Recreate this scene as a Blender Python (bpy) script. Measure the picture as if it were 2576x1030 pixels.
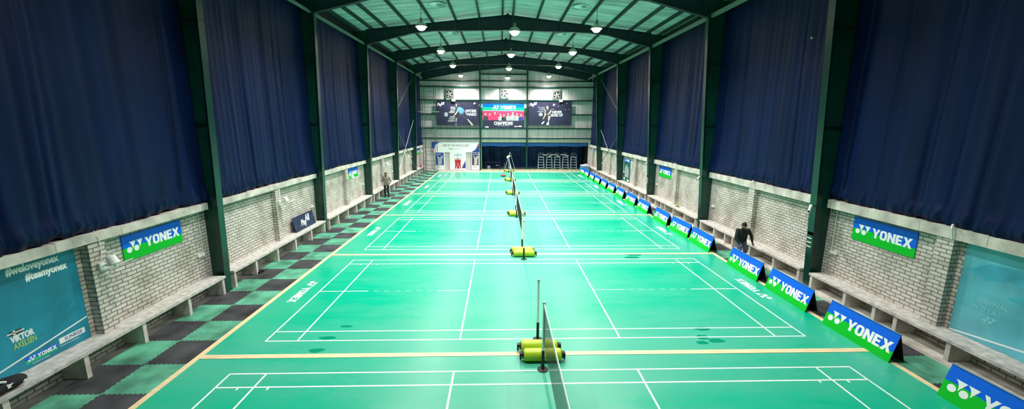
import bpy, math, random
from mathutils import Vector, Matrix
for o in list(bpy.data.objects): bpy.data.objects.remove(o)
S = bpy.context.scene
C = S.collection
PI = math.pi
random.seed(7)

# ------------------------------------------------------------------ camera, world, exposure
W_, H_, F_ = 2576.0, 1030.0, 1033.55
yaw, pitch, roll = .0285, .193, -.0049
cy, sy, cp, sp, cr, sr = math.cos(yaw), math.sin(yaw), math.cos(pitch), math.sin(pitch), math.cos(roll), math.sin(roll)
fwd = Vector((sy*cp, cy*cp, -sp)); r0 = Vector((cy, -sy, 0)); d0 = fwd.cross(r0)
rt = r0*cr + d0*sr; dn = -r0*sr + d0*cr
cam_d = bpy.data.cameras.new('camera'); cam = bpy.data.objects.new('camera', cam_d); C.objects.link(cam)
cam.matrix_world = Matrix(((rt.x, -dn.x, -fwd.x, -.9816), (rt.y, -dn.y, -fwd.y, -4.9383), (rt.z, -dn.z, -fwd.z, 5.2045), (0, 0, 0, 1)))
cam_d.sensor_fit = 'HORIZONTAL'; cam_d.sensor_width = 36.0; cam_d.lens = F_/W_*36.0
cam_d.clip_start = .05; cam_d.clip_end = 200
S.camera = cam
w = bpy.data.worlds.new('world'); S.world = w; w.use_nodes = True
w.node_tree.nodes['Background'].inputs[0].default_value = (.55, .68, .75, 1)
w.node_tree.nodes['Background'].inputs[1].default_value = .02
S.view_settings.view_transform = 'Standard'; S.view_settings.look = 'None'
S.view_settings.gamma = 1.0; S.view_settings.use_curve_mapping = False
S.view_settings.exposure = 0.0
S.cycles.use_denoising = True
S.cycles.max_bounces = 8; S.cycles.diffuse_bounces = 5
S.cycles.sample_clamp_indirect = 6.0
LAMP_Z = 10.3
LAMP_W = 1380.0          # watts of each high bay lamp
LAMP_CONE, LAMP_BLEND = 146, .95
LAMP_COL = (1.0, .955, .93)

PITCH = 7.394            # court to court
BAY = 7.4                # column to column
COL0 = 7.5               # first column in view
YB = 42.2                # end wall
COLY = [COL0+BAY*k for k in range(-2, 5)]      # -7.3 .. 37.1
XRIDGE = -.53
def roof_z(x): return 11.85-.108*abs(x-XRIDGE)   # top of rafters

# ------------------------------------------------------------------ materials
def mat(name, col, rough=.6, metal=0.0, spec=.5, noise=None, bump=None, emit=None, coat=0):
    m = bpy.data.materials.new(name); m.use_nodes = True
    nt = m.node_tree; b = nt.nodes['Principled BSDF']
    b.inputs['Base Color'].default_value = (*col, 1)
    b.inputs['Roughness'].default_value = rough
    b.inputs['Metallic'].default_value = metal
    b.inputs['Specular IOR Level'].default_value = spec
    if coat: b.inputs['Coat Weight'].default_value = coat; b.inputs['Coat Roughness'].default_value = .2
    tc = nt.nodes.new('ShaderNodeTexCoord')
    if noise:
        sc, amt = noise[:2]
        n = nt.nodes.new('ShaderNodeTexNoise'); n.inputs['Scale'].default_value = sc; n.inputs['Detail'].default_value = 6
        if len(noise) > 2:
            mp = nt.nodes.new('ShaderNodeMapping'); mp.inputs['Scale'].default_value = noise[2]
            nt.links.new(tc.outputs['Object'], mp.inputs[0]); nt.links.new(mp.outputs[0], n.inputs[0])
        else: nt.links.new(tc.outputs['Object'], n.inputs[0])
        r = nt.nodes.new('ShaderNodeValToRGB')
        r.color_ramp.elements[0].position = .3; r.color_ramp.elements[1].position = .7
        r.color_ramp.elements[0].color = (*[c*(1-amt) for c in col], 1)
        r.color_ramp.elements[1].color = (*[min(1, c*(1+amt)) for c in col], 1)
        nt.links.new(n.outputs[0], r.inputs[0]); nt.links.new(r.outputs[0], b.inputs['Base Color'])
    if bump:
        n = nt.nodes.new('ShaderNodeTexNoise'); n.inputs['Scale'].default_value = bump[0]; n.inputs['Detail'].default_value = 5
        nt.links.new(tc.outputs['Object'], n.inputs[0])
        bp = nt.nodes.new('ShaderNodeBump'); bp.inputs['Strength'].default_value = bump[1]; bp.inputs['Distance'].default_value = .02
        nt.links.new(n.outputs[0], bp.inputs['Height']); nt.links.new(bp.outputs[0], b.inputs['Normal'])
    if emit:
        b.inputs['Emission Color'].default_value = (*emit[0], 1); b.inputs['Emission Strength'].default_value = emit[1]
        m.cycles.emission_sampling = 'NONE'
    return m

def brick_mat():
    m = bpy.data.materials.new('whitewashed_brick'); m.use_nodes = True
    nt = m.node_tree; b = nt.nodes['Principled BSDF']; b.inputs['Roughness'].default_value = .9
    b.inputs['Specular IOR Level'].default_value = .2
    N = nt.nodes.new; L = nt.links.new
    tc = N('ShaderNodeTexCoord'); sp_ = N('ShaderNodeSeparateXYZ'); L(tc.outputs['Object'], sp_.inputs[0])
    ad = N('ShaderNodeMath'); ad.operation = 'ADD'; L(sp_.outputs[0], ad.inputs[0]); L(sp_.outputs[1], ad.inputs[1])
    cb = N('ShaderNodeCombineXYZ'); L(ad.outputs[0], cb.inputs[0]); L(sp_.outputs[2], cb.inputs[1])
    # slight wobble so the courses are hand laid
    wn = N('ShaderNodeTexNoise'); wn.inputs['Scale'].default_value = 3.0; L(tc.outputs['Object'], wn.inputs[0])
    wm = N('ShaderNodeVectorMath'); wm.operation = 'SCALE'; wm.inputs['Scale'].default_value = .03; L(wn.outputs['Color'], wm.inputs[0])
    wa = N('ShaderNodeVectorMath'); wa.operation = 'ADD'; L(cb.outputs[0], wa.inputs[0]); L(wm.outputs[0], wa.inputs[1])
    br = N('ShaderNodeTexBrick'); L(wa.outputs[0], br.inputs[0])
    br.inputs['Scale'].default_value = 1.0; br.inputs['Brick Width'].default_value = .27; br.inputs['Row Height'].default_value = .098
    br.inputs['Mortar Size'].default_value = .012; br.inputs['Mortar Smooth'].default_value = .35
    br.inputs['Color1'].default_value = (.70, .655, .60, 1); br.inputs['Color2'].default_value = (.59, .55, .50, 1)
    br.inputs['Mortar'].default_value = (.20, .19, .16, 1)
    ns = N('ShaderNodeTexNoise'); ns.inputs['Scale'].default_value = 1.3; ns.inputs['Detail'].default_value = 8; L(tc.outputs['Object'], ns.inputs[0])
    rp = N('ShaderNodeValToRGB'); rp.color_ramp.elements[0].position = .34; rp.color_ramp.elements[1].position = .55
    rp.color_ramp.elements[0].color = (.60, .58, .52, 1); rp.color_ramp.elements[1].color = (1, 1, 1, 1); L(ns.outputs[0], rp.inputs[0])
    n2 = N('ShaderNodeTexNoise'); n2.inputs['Scale'].default_value = 14; n2.inputs['Detail'].default_value = 4; L(tc.outputs['Object'], n2.inputs[0])
    r2 = N('ShaderNodeValToRGB'); r2.color_ramp.elements[0].position = .3; r2.color_ramp.elements[1].position = .7
    r2.color_ramp.elements[0].color = (.8, .8, .78, 1); r2.color_ramp.elements[1].color = (1.1, 1.1, 1.1, 1); L(n2.outputs[0], r2.inputs[0])
    mx = N('ShaderNodeMix'); mx.data_type = 'RGBA'; mx.blend_type = 'MULTIPLY'; mx.inputs[0].default_value = .75
    L(br.outputs['Color'], mx.inputs[6]); L(rp.outputs[0], mx.inputs[7])
    m2 = N('ShaderNodeMix'); m2.data_type = 'RGBA'; m2.blend_type = 'MULTIPLY'; m2.inputs[0].default_value = .6
    L(mx.outputs[2], m2.inputs[6]); L(r2.outputs[0], m2.inputs[7])
    L(m2.outputs[2], b.inputs['Base Color'])
    bp = N('ShaderNodeBump'); bp.inputs['Strength'].default_value = .8; bp.inputs['Distance'].default_value = .015
    inv = N('ShaderNodeMath'); inv.operation = 'SUBTRACT'; inv.inputs[0].default_value = 1; L(br.outputs['Fac'], inv.inputs[1])
    L(inv.outputs[0], bp.inputs['Height']); L(bp.outputs[0], b.inputs['Normal'])
    return m

def court_mat():
    m = bpy.data.materials.new('green_court_vinyl'); m.use_nodes = True
    nt = m.node_tree; b = nt.nodes['Principled BSDF']
    N = nt.nodes.new; L = nt.links.new
    tc = N('ShaderNodeTexCoord'); mp = N('ShaderNodeMapping'); mp.inputs['Scale'].default_value = (.25, .8, 1)
    L(tc.outputs['Object'], mp.inputs[0])
    oi = N('ShaderNodeObjectInfo'); sh = N('ShaderNodeVectorMath'); sh.operation = 'SCALE'; sh.inputs[0].default_value = (37, 19, 5)
    L(oi.outputs['Random'], sh.inputs['Scale']); av = N('ShaderNodeVectorMath'); av.operation = 'ADD'
    L(mp.outputs[0], av.inputs[0]); L(sh.outputs[0], av.inputs[1])
    n1 = N('ShaderNodeTexNoise'); n1.inputs['Scale'].default_value = 1.0; n1.inputs['Detail'].default_value = 9; n1.inputs['Roughness'].default_value = .62
    L(av.outputs[0], n1.inputs[0])
    n2 = N('ShaderNodeTexNoise'); n2.inputs['Scale'].default_value = 5; n2.inputs['Detail'].default_value = 8; n2.inputs['Roughness'].default_value = .7
    L(av.outputs[0], n2.inputs[0])
    # foot wear plus painted lamp glare: paler colour towards the net side
    sx = N('ShaderNodeSeparateXYZ'); L(tc.outputs['Object'], sx.inputs[0])
    ab = N('ShaderNodeMath'); ab.operation = 'ABSOLUTE'; L(sx.outputs[0], ab.inputs[0])
    mr = N('ShaderNodeMapRange'); mr.inputs['From Min'].default_value = 1.0; mr.inputs['From Max'].default_value = 6.0
    mr.inputs['To Min'].default_value = .27; mr.inputs['To Max'].default_value = -.12; L(ab.outputs[0], mr.inputs['Value'])
    ay = N('ShaderNodeMath'); ay.operation = 'ABSOLUTE'; L(sx.outputs[1], ay.inputs[0])
    my = N('ShaderNodeMapRange'); my.inputs['From Min'].default_value = 1.9; my.inputs['From Max'].default_value = 3.2
    my.inputs['To Min'].default_value = 0; my.inputs['To Max'].default_value = .2; L(ay.outputs[0], my.inputs['Value'])
    a1 = N('ShaderNodeMath'); a1.operation = 'ADD'; L(n1.outputs[0], a1.inputs[0]); L(mr.outputs[0], a1.inputs[1])
    a3 = N('ShaderNodeMath'); a3.operation = 'ADD'; L(a1.outputs[0], a3.inputs[0]); L(my.outputs[0], a3.inputs[1])
    a2 = N('ShaderNodeMath'); a2.operation = 'MULTIPLY_ADD'; L(n2.outputs[0], a2.inputs[0]); a2.inputs[1].default_value = .35; L(a3.outputs[0], a2.inputs[2])
    rp = N('ShaderNodeValToRGB'); e = rp.color_ramp.elements
    e[0].position = .52; e[0].color = (.001, .42, .245, 1); e[1].position = .98; e[1].color = (.07, .42, .285, 1)
    L(a2.outputs[0], rp.inputs[0]); L(rp.outputs[0], b.inputs['Base Color'])
    rr = N('ShaderNodeMapRange'); rr.inputs['From Min'].default_value = .4; rr.inputs['From Max'].default_value = 1.0
    rr.inputs['To Min'].default_value = .17; rr.inputs['To Max'].default_value = .33; L(a2.outputs[0], rr.inputs['Value'])
    L(rr.outputs[0], b.inputs['Roughness']); b.inputs['Specular IOR Level'].default_value = .28
    bp = N('ShaderNodeBump'); bp.inputs['Strength'].default_value = .12; bp.inputs['Distance'].default_value = .004
    nb = N('ShaderNodeTexNoise'); nb.inputs['Scale'].default_value = 9; L(tc.outputs['Object'], nb.inputs[0])
    L(nb.outputs[0], bp.inputs['Height']); L(bp.outputs[0], b.inputs['Normal'])
    return m

def sheet_mat(name, col, axis, period, rough=.45, streak=(.06, 1.6, 1.6), amt=.12, bump=.5):
    """profiled metal sheet: ribs repeat along the given axis"""
    m = mat(name, col, rough, .0, .4, noise=(3.0, amt, streak))
    nt = m.node_tree; N = nt.nodes.new; L = nt.links.new; b = nt.nodes['Principled BSDF']
    tc = N('ShaderNodeTexCoord'); s = N('ShaderNodeSeparateXYZ'); L(tc.outputs['Object'], s.inputs[0])
    mu = N('ShaderNodeMath'); mu.operation = 'MULTIPLY'; mu.inputs[1].default_value = 1/period; L(s.outputs[axis], mu.inputs[0])
    fr = N('ShaderNodeMath'); fr.operation = 'FRACT'; L(mu.outputs[0], fr.inputs[0])
    pp = N('ShaderNodeMath'); pp.operation = 'PINGPONG'; pp.inputs[1].default_value = .5; L(fr.outputs[0], pp.inputs[0])
    r = N('ShaderNodeMapRange'); r.inputs['From Min'].default_value = 0; r.inputs['From Max'].default_value = .12; L(pp.outputs[0], r.inputs['Value'])
    bp = N('ShaderNodeBump'); bp.inputs['Strength'].default_value = bump; bp.inputs['Distance'].default_value = .03
    L(r.outputs[0], bp.inputs['Height']); L(bp.outputs[0], b.inputs['Normal'])
    # lap joints every fifth rib
    m5 = N('ShaderNodeMath'); m5.operation = 'MULTIPLY'; m5.inputs[1].default_value = .2; L(mu.outputs[0], m5.inputs[0])
    f5 = N('ShaderNodeMath'); f5.operation = 'FRACT'; L(m5.outputs[0], f5.inputs[0])
    lt = N('ShaderNodeMath'); lt.operation = 'LESS_THAN'; lt.inputs[1].default_value = .03; L(f5.outputs[0], lt.inputs[0])
    src = b.inputs['Base Color'].links[0].from_socket
    mx = N('ShaderNodeMix'); mx.data_type = 'RGBA'; mx.blend_type = 'MULTIPLY'; L(lt.outputs[0], mx.inputs[0])
    L(src, mx.inputs[6]); mx.inputs[7].default_value = (.55, .58, .55, 1); L(mx.outputs[2], b.inputs['Base Color'])
    return m

M = {}
M['brick'] = brick_mat()
M['court'] = court_mat()
M['damp'] = mat('damp_green_vinyl', (.001, .27, .15), .15)
M['concrete'] = mat('concrete', (.42, .40, .36), .85, noise=(4, .35), bump=(30, .3))
M['floor'] = mat('floor_concrete', (.20, .20, .18), .8, noise=(2, .5), bump=(20, .3))
M['sill'] = mat('sill_concrete', (.56, .52, .46), .85, noise=(2.5, .35), bump=(12, .4))
M['bench'] = mat('bench_concrete', (.54, .52, .48), .75, noise=(7, .3), bump=(25, .3))
M['curtain'] = mat('navy_curtain', (.0016, .0085, .048), .46, noise=(1.6, .3, (1, 1, .2)), spec=.17)
M['steel'] = mat('dark_green_steel', (.0015, .038, .026), .28, noise=(3, .25), spec=.6)
M['rafter'] = mat('dark_teal_steel', (.003, .020, .026), .5, noise=(2, .2))
M['purlin'] = mat('green_purlin_steel', (.006, .035, .030), .55, noise=(2, .3))
M['roof'] = sheet_mat('roof_sheet', (.60, .64, .63), 1, .25, .38, streak=(.10, 1.0, 1), amt=.42)
M['wallsheet'] = sheet_mat('end_wall_sheet', (.66, .61, .60), 0, .22, .5, streak=(1.2, 1, .15), amt=.14)
M['dark'] = mat('dark_backing', (.015, .017, .02), .8)
M['wood'] = mat('pale_wood', (.80, .62, .36), .55, noise=(6, .18, (.3, 3, 1)))
M['white'] = mat('white_paint', (.86, .88, .86), .5)
M['line'] = mat('white_line', (.80, .86, .82), .4, noise=(9, .12))
M['wplastic'] = mat('white_plastic', (.82, .80, .77), .4)
M['blue'] = mat('sign_blue', (.0, .12, .72), .45, spec=.25)
M['green'] = mat('sign_green', (.0, .48, .02), .45, spec=.25)
M['bgreen'] = mat('banner_green', (.0, .52, .2), .4)
M['black'] = mat('black', (.006, .006, .007), .6)
M['blackfab'] = mat('black_fabric', (.010, .011, .014), .85, bump=(40, .4))
M['navy'] = mat('navy_print', (.012, .022, .065), .5, noise=(1.2, .3))
M['darkban'] = mat('dark_banner_print', (.022, .024, .06), .5, noise=(.6, .45))
M['teal'] = mat('teal_print', (.01, .225, .33), .45, noise=(.9, .35))
M['tealmid'] = mat('mid_teal_print', (.022, .27, .37), .45, noise=(1.5, .3))
M['teal2'] = mat('light_teal_print', (.11, .44, .53), .4, noise=(1.1, .3))
M['cloud'] = mat('cloud_teal_print', (.05, .35, .46), .45, noise=(2, .3))
M['teal3'] = mat('pale_teal_print', (.24, .60, .66), .4)
M['pink'] = mat('crimson_print', (.55, .04, .13), .5, noise=(3, .25))
M['red'] = mat('red_print', (.50, .03, .05), .5)
M['skinprint'] = mat('figure_print', (.62, .50, .42), .5)
M['greyprint'] = mat('grey_print', (.38, .42, .45), .5)
M['darkprint'] = mat('dark_print', (.05, .05, .06), .5)
M['ltblue'] = mat('light_blue_print', (.12, .32, .50), .5)
M['royal'] = mat('royal_print', (.02, .06, .30), .5)
M['purple'] = mat('purple_print', (.05, .02, .14), .5, noise=(3, .4))
M['dkgreenprint'] = mat('dark_green_print', (.006, .12, .07), .5, noise=(3, .5))
M['lime'] = mat('lime_print', (.45, .62, .12), .5)
M['roller'] = mat('lime_roller', (.48, .66, .025), .42, noise=(3, .15))
M['post'] = mat('pale_grey_post', (.88, .92, .90), .3)
M['alu'] = mat('aluminium', (.58, .64, .68), .3, .5)
M['chair'] = mat('pale_blue_grey_tube', (.40, .48, .55), .35, .2)
M['net'] = mat('net_cord', (.025, .035, .03), .8)
M['matgreen'] = mat('green_rubber_mat', (.09, .33, .21), .75, noise=(1.6, .55), spec=.3)
M['matblack'] = mat('black_rubber_mat', (.040, .042, .046), .7, noise=(1.6, .7), spec=.4)
M['fanmetal'] = mat('fan_metal', (.45, .45, .42), .4, .5)
M['fanmetal2'] = mat('dull_green_rail', (.16, .22, .18), .6)
M['rod'] = mat('galvanised_rod', (.46, .50, .48), .4, .5)
M['scaf'] = mat('scaffold_tube', (.10, .13, .11), .5, .4)
M['plank'] = mat('scaffold_plank', (.62, .62, .54), .7)
M['tarp'] = mat('blue_tarpaulin', (.008, .045, .17), .5, noise=(1.2, .5), spec=.3)
M['tarp2'] = mat('bright_blue_tarpaulin', (.01, .09, .34), .5)
M['dim'] = mat('dim_furniture', (.035, .045, .06), .6)
M['kerb'] = mat('mossy_kerb', (.42, .46, .20), .8, noise=(5, .5))
M['yellow'] = mat('yellow_edge', (.62, .60, .28), .6)
M['glow'] = mat('lamp_glow', (1, 1, 1), .5, emit=((1, .965, .88), 28.0))
M['housing'] = mat('lamp_housing', (.30, .28, .22), .4, .6)
M['reflector'] = mat('lamp_reflector', (.55, .50, .38), .3, .7)
M['cord'] = mat('cord', (.02, .05, .04), .7)
M['vent'] = mat('daylit_ventilator_metal', (.9, .9, .86), .3, .2)  # pale colour stands in for daylight leaking through the vanes
M['skin'] = mat('skin', (.26, .14, .09), .6)
M['hair'] = mat('hair', (.008, .007, .006), .7)
M['sweater'] = mat('black_green_sweater', (.008, .018, .012), .9, bump=(60, .4))
M['jeans'] = mat('grey_blue_jeans', (.075, .10, .19), .85, noise=(6, .35))
M['shirt'] = mat('taupe_shirt', (.25, .21, .18), .85, noise=(8, .2))
M['trousers'] = mat('dark_trousers', (.008, .013, .018), .85)
M['shoe'] = mat('dark_shoe', (.02, .02, .022), .6)
M['mask'] = mat('black_mask', (.006, .006, .007), .8)
M['greenbag'] = mat('green_plastic', (.30, .42, .12), .4)
M['redplastic'] = mat('red_plastic', (.42, .05, .07), .5)

# ------------------------------------------------------------------ mesh building
class MB:
    def __init__(s): s.v = []; s.f = []; s.m = []
    def add(s, vs, fs, mi=0):
        n = len(s.v); s.v += [tuple(v) for v in vs]; s.f += [tuple(i+n for i in f) for f in fs]; s.m += [mi]*len(fs); return s
    def box(s, x0, y0, z0, x1, y1, z1, mi=0):
        vs = [(x0,y0,z0),(x1,y0,z0),(x1,y1,z0),(x0,y1,z0),(x0,y0,z1),(x1,y0,z1),(x1,y1,z1),(x0,y1,z1)]
        return s.add(vs, [(0,3,2,1),(4,5,6,7),(0,1,5,4),(1,2,6,5),(2,3,7,6),(3,0,4,7)], mi)
    def tube(s, p, q, r, r2=None, n=8, mi=0, caps=True):
        p = Vector(p); q = Vector(q); r2 = r if r2 is None else r2
        d = (q-p).normalized(); a = d.cross(Vector((0,0,1)) if abs(d.z) < .9 else Vector((1,0,0))).normalized(); b = d.cross(a)
        vs = []
        for c, rr in ((p, r), (q, r2)):
            for i in range(n):
                t = 2*PI*i/n; vs.append(c+a*math.cos(t)*rr+b*math.sin(t)*rr)
        fs = [(i, i+n, (i+1) % n+n, (i+1) % n) for i in range(n)]
        if caps: fs += [tuple(range(n)), tuple(range(2*n-1, n-1, -1))]
        return s.add(vs, fs, mi)
    def bar(s, p, q, w, h, mi=0, up=(0,0,1)):
        p = Vector(p); q = Vector(q); d = (q-p).normalized(); a = d.cross(Vector(up))
        if a.length < .01: a = d.cross(Vector((0,1,0)))
        a.normalize(); b = a.cross(d)
        vs = [c+a*i*w/2+b*j*h/2 for c in (p, q) for i, j in ((-1,-1),(1,-1),(1,1),(-1,1))]
        return s.add(vs, [(0,1,2,3),(7,6,5,4),(0,4,5,1),(1,5,6,2),(2,6,7,3),(3,7,4,0)], mi)
    def path(s, pts, r, n=6, mi=0):
        for a, b in zip(pts, pts[1:]): s.tube(a, b, r, n=n, mi=mi)
        return s
    def lathe(s, prof, c=(0,0,0), n=20, mi=0, axis='z'):
        vs = []
        for r, z in prof:
            for i in range(n):
                t = 2*PI*i/n; x, y = r*math.cos(t), r*math.sin(t)
                p = (x, y, z) if axis == 'z' else ((z, x, y) if axis == 'x' else (x, z, -y))
                vs.append((c[0]+p[0], c[1]+p[1], c[2]+p[2]))
        fs = [(k*n+i, k*n+(i+1) % n, (k+1)*n+(i+1) % n, (k+1)*n+i) for k in range(len(prof)-1) for i in range(n)]
        return s.add(vs, fs, mi)
    def ball(s, c, r, n=12, m=8, mi=0, sc=(1,1,1)):
        prof = [(max(1e-4, r*math.sin(PI*k/m)), -r*math.cos(PI*k/m)) for k in range(m+1)]
        vs = []
        for rr, z in prof:
            for i in range(n):
                t = 2*PI*i/n; vs.append((c[0]+rr*math.cos(t)*sc[0], c[1]+rr*math.sin(t)*sc[1], c[2]+z*sc[2]))
        fs = [(k*n+i, k*n+(i+1) % n, (k+1)*n+(i+1) % n, (k+1)*n+i) for k in range(m) for i in range(n)]
        return s.add(vs, fs, mi)
    def poly(s, fr, pts, w0=0, w1=.003, mi=0):
        """a flat outline in the plane of frame fr, given a thickness from w0 to w1"""
        a = sum(pts[i][0]*pts[(i+1) % len(pts)][1]-pts[(i+1) % len(pts)][0]*pts[i][1] for i in range(len(pts)))
        if a < 0: pts = pts[::-1]
        n = len(pts)
        vs = [fr(u, v, w1) for u, v in pts]+[fr(u, v, w0) for u, v in pts]
        fs = [tuple(range(n))]+[(i, i+n, (i+1) % n+n, (i+1) % n) for i in range(n)]
        return s.add(vs, fs, mi)
    def ring(s, fr, outer, inner, w0=0, w1=.003, mi=0):
        n = len(outer)
        vs = [fr(u, v, w1) for u, v in outer]+[fr(u, v, w1) for u, v in inner]+[fr(u, v, w0) for u, v in outer]
        fs = [(i, (i+1) % n, (i+1) % n+n, i+n) for i in range(n)]+[(i, i+2*n, (i+1) % n+2*n, (i+1) % n) for i in range(n)]
        return s.add(vs, fs, mi)
    def build(s, name, mats, parent=None, smooth=False):
        me = bpy.data.meshes.new(name); me.from_pydata(s.v, [], s.f)
        if not isinstance(mats, (list, tuple)): mats = [mats]
        for m in mats: me.materials.append(m)
        if len(mats) > 1: me.polygons.foreach_set('material_index', s.m)
        if smooth: me.polygons.foreach_set('use_smooth', [True]*len(me.polygons))
        me.update()
        o = bpy.data.objects.new(name, me); C.objects.link(o)
        if parent: o.parent = parent
        return o

def frame(o=(0,0,0), u=(1,0,0), v=(0,0,1)):
    o, u, v = Vector(o), Vector(u), Vector(v); n = u.cross(v)
    return lambda a, b, c=0: o+u*a+v*b+n*c
FR = frame()          # reads along local x, faces local -y

def tag(o, label, cat, group=None):
    o['label'] = label; o['category'] = cat
    if group: o['group'] = group
    return o
def struct(o): o['kind'] = 'structure'; return o
def thing(name, loc, label, cat, group=None, rz=0):
    o = bpy.data.objects.new(name, None); C.objects.link(o); o.location = loc; o.rotation_euler = (0, 0, rz)
    o.empty_display_size = .2
    return tag(o, label, cat, group)
def dup(root, loc=None, rz=None, label=None, group=None):
    r = root.copy(); C.objects.link(r)
    if loc is not None: r.location = loc
    if rz is not None: r.rotation_euler = (0, 0, rz)
    if label: r['label'] = label
    if group: r['group'] = group
    for ch in list(root.children):
        c = ch.copy(); C.objects.link(c); c.parent = r
        for g in list(ch.children):
            d = g.copy(); C.objects.link(d); d.parent = c
    return r
ORD = ['nearest', 'second nearest', 'third nearest', 'fourth nearest', 'fifth nearest', 'sixth nearest', 'seventh nearest']

# ---- lettering
def text(mb, s, fr, size, x=0, y=0, bold=.0, align='LEFT', shear=0, mi=0, w=.003, sx=1.0):
    cu = bpy.data.curves.new('t', 'FONT'); cu.body = s; cu.size = size; cu.offset = min(bold, .012)*size; cu.align_x = align; cu.shear = shear
    cu.resolution_u = 2
    ob = bpy.data.objects.new('t', cu); me = bpy.data.meshes.new_from_object(ob)
    fs = [tuple(p.vertices) for p in me.polygons]
    e = max(0, bold-.012)*size*1.1
    for i, (dx, dy) in enumerate(((0,0),) if e == 0 else ((0,0),(e,0),(-e,0),(0,e),(0,-e))):
        mb.add([fr(x+dx+v.co.x*sx, y+dy+v.co.y, w+i*.00003) for v in me.vertices], fs, mi)
    bpy.data.objects.remove(ob); bpy.data.curves.remove(cu); bpy.data.meshes.remove(me)

def line_of(parent, m, *a, **k):
    p = MB(); text(p, *a, **k); return p.build('lettering', M[m], parent)

def rrect(w, h, r, n=4):
    pts = []
    for cx, cy_, a0 in ((w-r, r, -90), (w-r, h-r, 0), (r, h-r, 90), (r, r, 180)):
        for k in range(n+1):
            a = math.radians(a0+90*k/n); pts.append((cx+r*math.cos(a), cy_+r*math.sin(a)))
    return pts
LET = {
 'Y': (.92, [[(0,1),(.29,1),(.46,.60),(.63,1),(.92,1),(.595,.40),(.595,0),(.325,0),(.325,.40)]]),
 'N': (.84, [[(0,0),(0,1),(.27,1),(.58,.46),(.58,1),(.84,1),(.84,0),(.58,0),(.26,.55),(.26,0)]]),
 'E': (.68, [[(0,0),(0,1),(.68,1),(.68,.79),(.27,.79),(.27,.61),(.62,.61),(.62,.40),(.27,.40),(.27,.21),(.68,.21),(.68,0)]]),
 'X': (.94, [[(0,0),(.31,.51),(.02,1),(.32,1),(.47,.71),(.62,1),(.92,1),(.63,.51),(.94,0),(.63,0),(.47,.31),(.31,0)]]),
}
def yonex(mb, fr, U, x, y, mi=0, w=.003, mark=True):
    """the maker's mark (two discs and two swooping wedges) then YONEX; U = distance between the discs"""
    f2 = lambda a, b, c=0: fr(x+a*U, y+b*U, c)
    if mark:
        for k in (0, 1):
            mb.poly(f2, [(k+.36*math.cos(2*PI*i/18), .36*math.sin(2*PI*i/18)) for i in range(18)], 0, w, mi)
            mb.poly(f2, [(k+.02,1.0),(k+.97,1.0),(k+.47,0.0),(k+.46,.3),(k+.38,.58),(k+.22,.84)], 0, w, mi)
    lx = 2.3 if mark else 0
    h = 1.28
    for ch in 'YONEX':
        if ch == 'O':
            wd = .80
            o_ = [(lx+a*h, -.30+b*h) for a, b in rrect(wd, 1, .30)]
            i_ = [(lx+(.26+a)*h, -.30+(.2+b)*h) for a, b in rrect(wd-.52, .6, .13)]
            mb.ring(f2, o_, i_, 0, w, mi)
        else:
            wd, ps = LET[ch]
            for p in ps: mb.poly(f2, [(lx+a*h, -.30+b*h) for a, b in p], 0, w, mi)
        lx += (wd+.02 if ch in 'Y' else wd+.07)*h
    return lx*U

def split_panel(mb, fr, Wd, Hh, w0, w1, wave=True):
    """blue over green with the soft wave between (materials 0 blue, 1 green)"""
    n = 12
    cut = [(Wd*i/n, Hh*(.43-.13*i/n+(.05*math.sin(2*PI*i/n) if wave else 0)+.08)) for i in range(n+1)]
    mb.poly(fr, cut+[(Wd, Hh), (0, Hh)], w0, w1, 0)
    mb.poly(fr, [(0,0),(Wd,0)]+cut[::-1], w0, w1, 1)

# ------------------------------------------------------------------ the building shell
SIDE = {-1: dict(panel=-9.97, pil=-9.77, bench=-9.45, z0=2.66, z1=2.86, out=-10.2, fl0=-9.55, fl1=-9.27, cur=-9.86),
         1: dict(panel=9.45, pil=9.25, bench=8.90, z0=2.70, z1=2.96, out=9.70, fl0=9.02, fl1=8.50, cur=9.34)}
YS = -8.2
b = MB().box(-10.2, YS-.2, -.3, 9.7, 46.2, -.002); struct(b.build('floor', M['floor']))
# side walls: brick dado with recessed panels between pilasters, dark sheeting above (behind the curtains)
for s, nm in ((-1, 'left'), (1, 'right')):
    P = SIDE[s]; b = MB()
    X = lambda a, c: (min(a, c), max(a, c))
    x0, x1 = X(P['panel'], P['out']); b.box(x0, YS, 0, x1, YB, P['z1'], 0)
    x0, x1 = X(P['pil'], P['panel']); 
    pb = MB()
    for yc in COLY: pb.box(x0, yc+3.62, .582, x1, min(yc+4.0, YB-.3), P['z0']-.01, 0)
    struct(pb.build('trim_'+('16' if s < 0 else '17'), M['brick']))
    x0, x1 = X(P['out'], P['out']-s*.1); b.box(x0, YS, P['z1'], x1, YB, 11.0, 1)
    struct(b.build('wall_'+nm, [M['brick'], M['dark']]))
    # concrete coping along the head of the brickwork
    b = MB()
    for yc in COLY:
        xa, xb = X(P['pil']-s*.03, P['panel']+s*.02)
        y0, y1 = yc+.12, min(yc+BAY-.12, YB-.05)
        seg = 5
        for k in range(seg):
            ya, yb = y0+(y1-y0)*k/seg, y0+(y1-y0)*(k+1)/seg-.008
            j = random.uniform(-.012, .012)
            b.box(xa, ya, P['z0']+j*.3, xb, yb, P['z1']+j)
    o = b.build('trim_'+('1' if s < 0 else '2'), M['sill']); struct(o)
# wall behind the viewer
b = MB().box(-10.2, YS-.2, 0, 9.7, YS, 11.9); struct(b.build('wall_front', M['wallsheet']))
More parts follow.
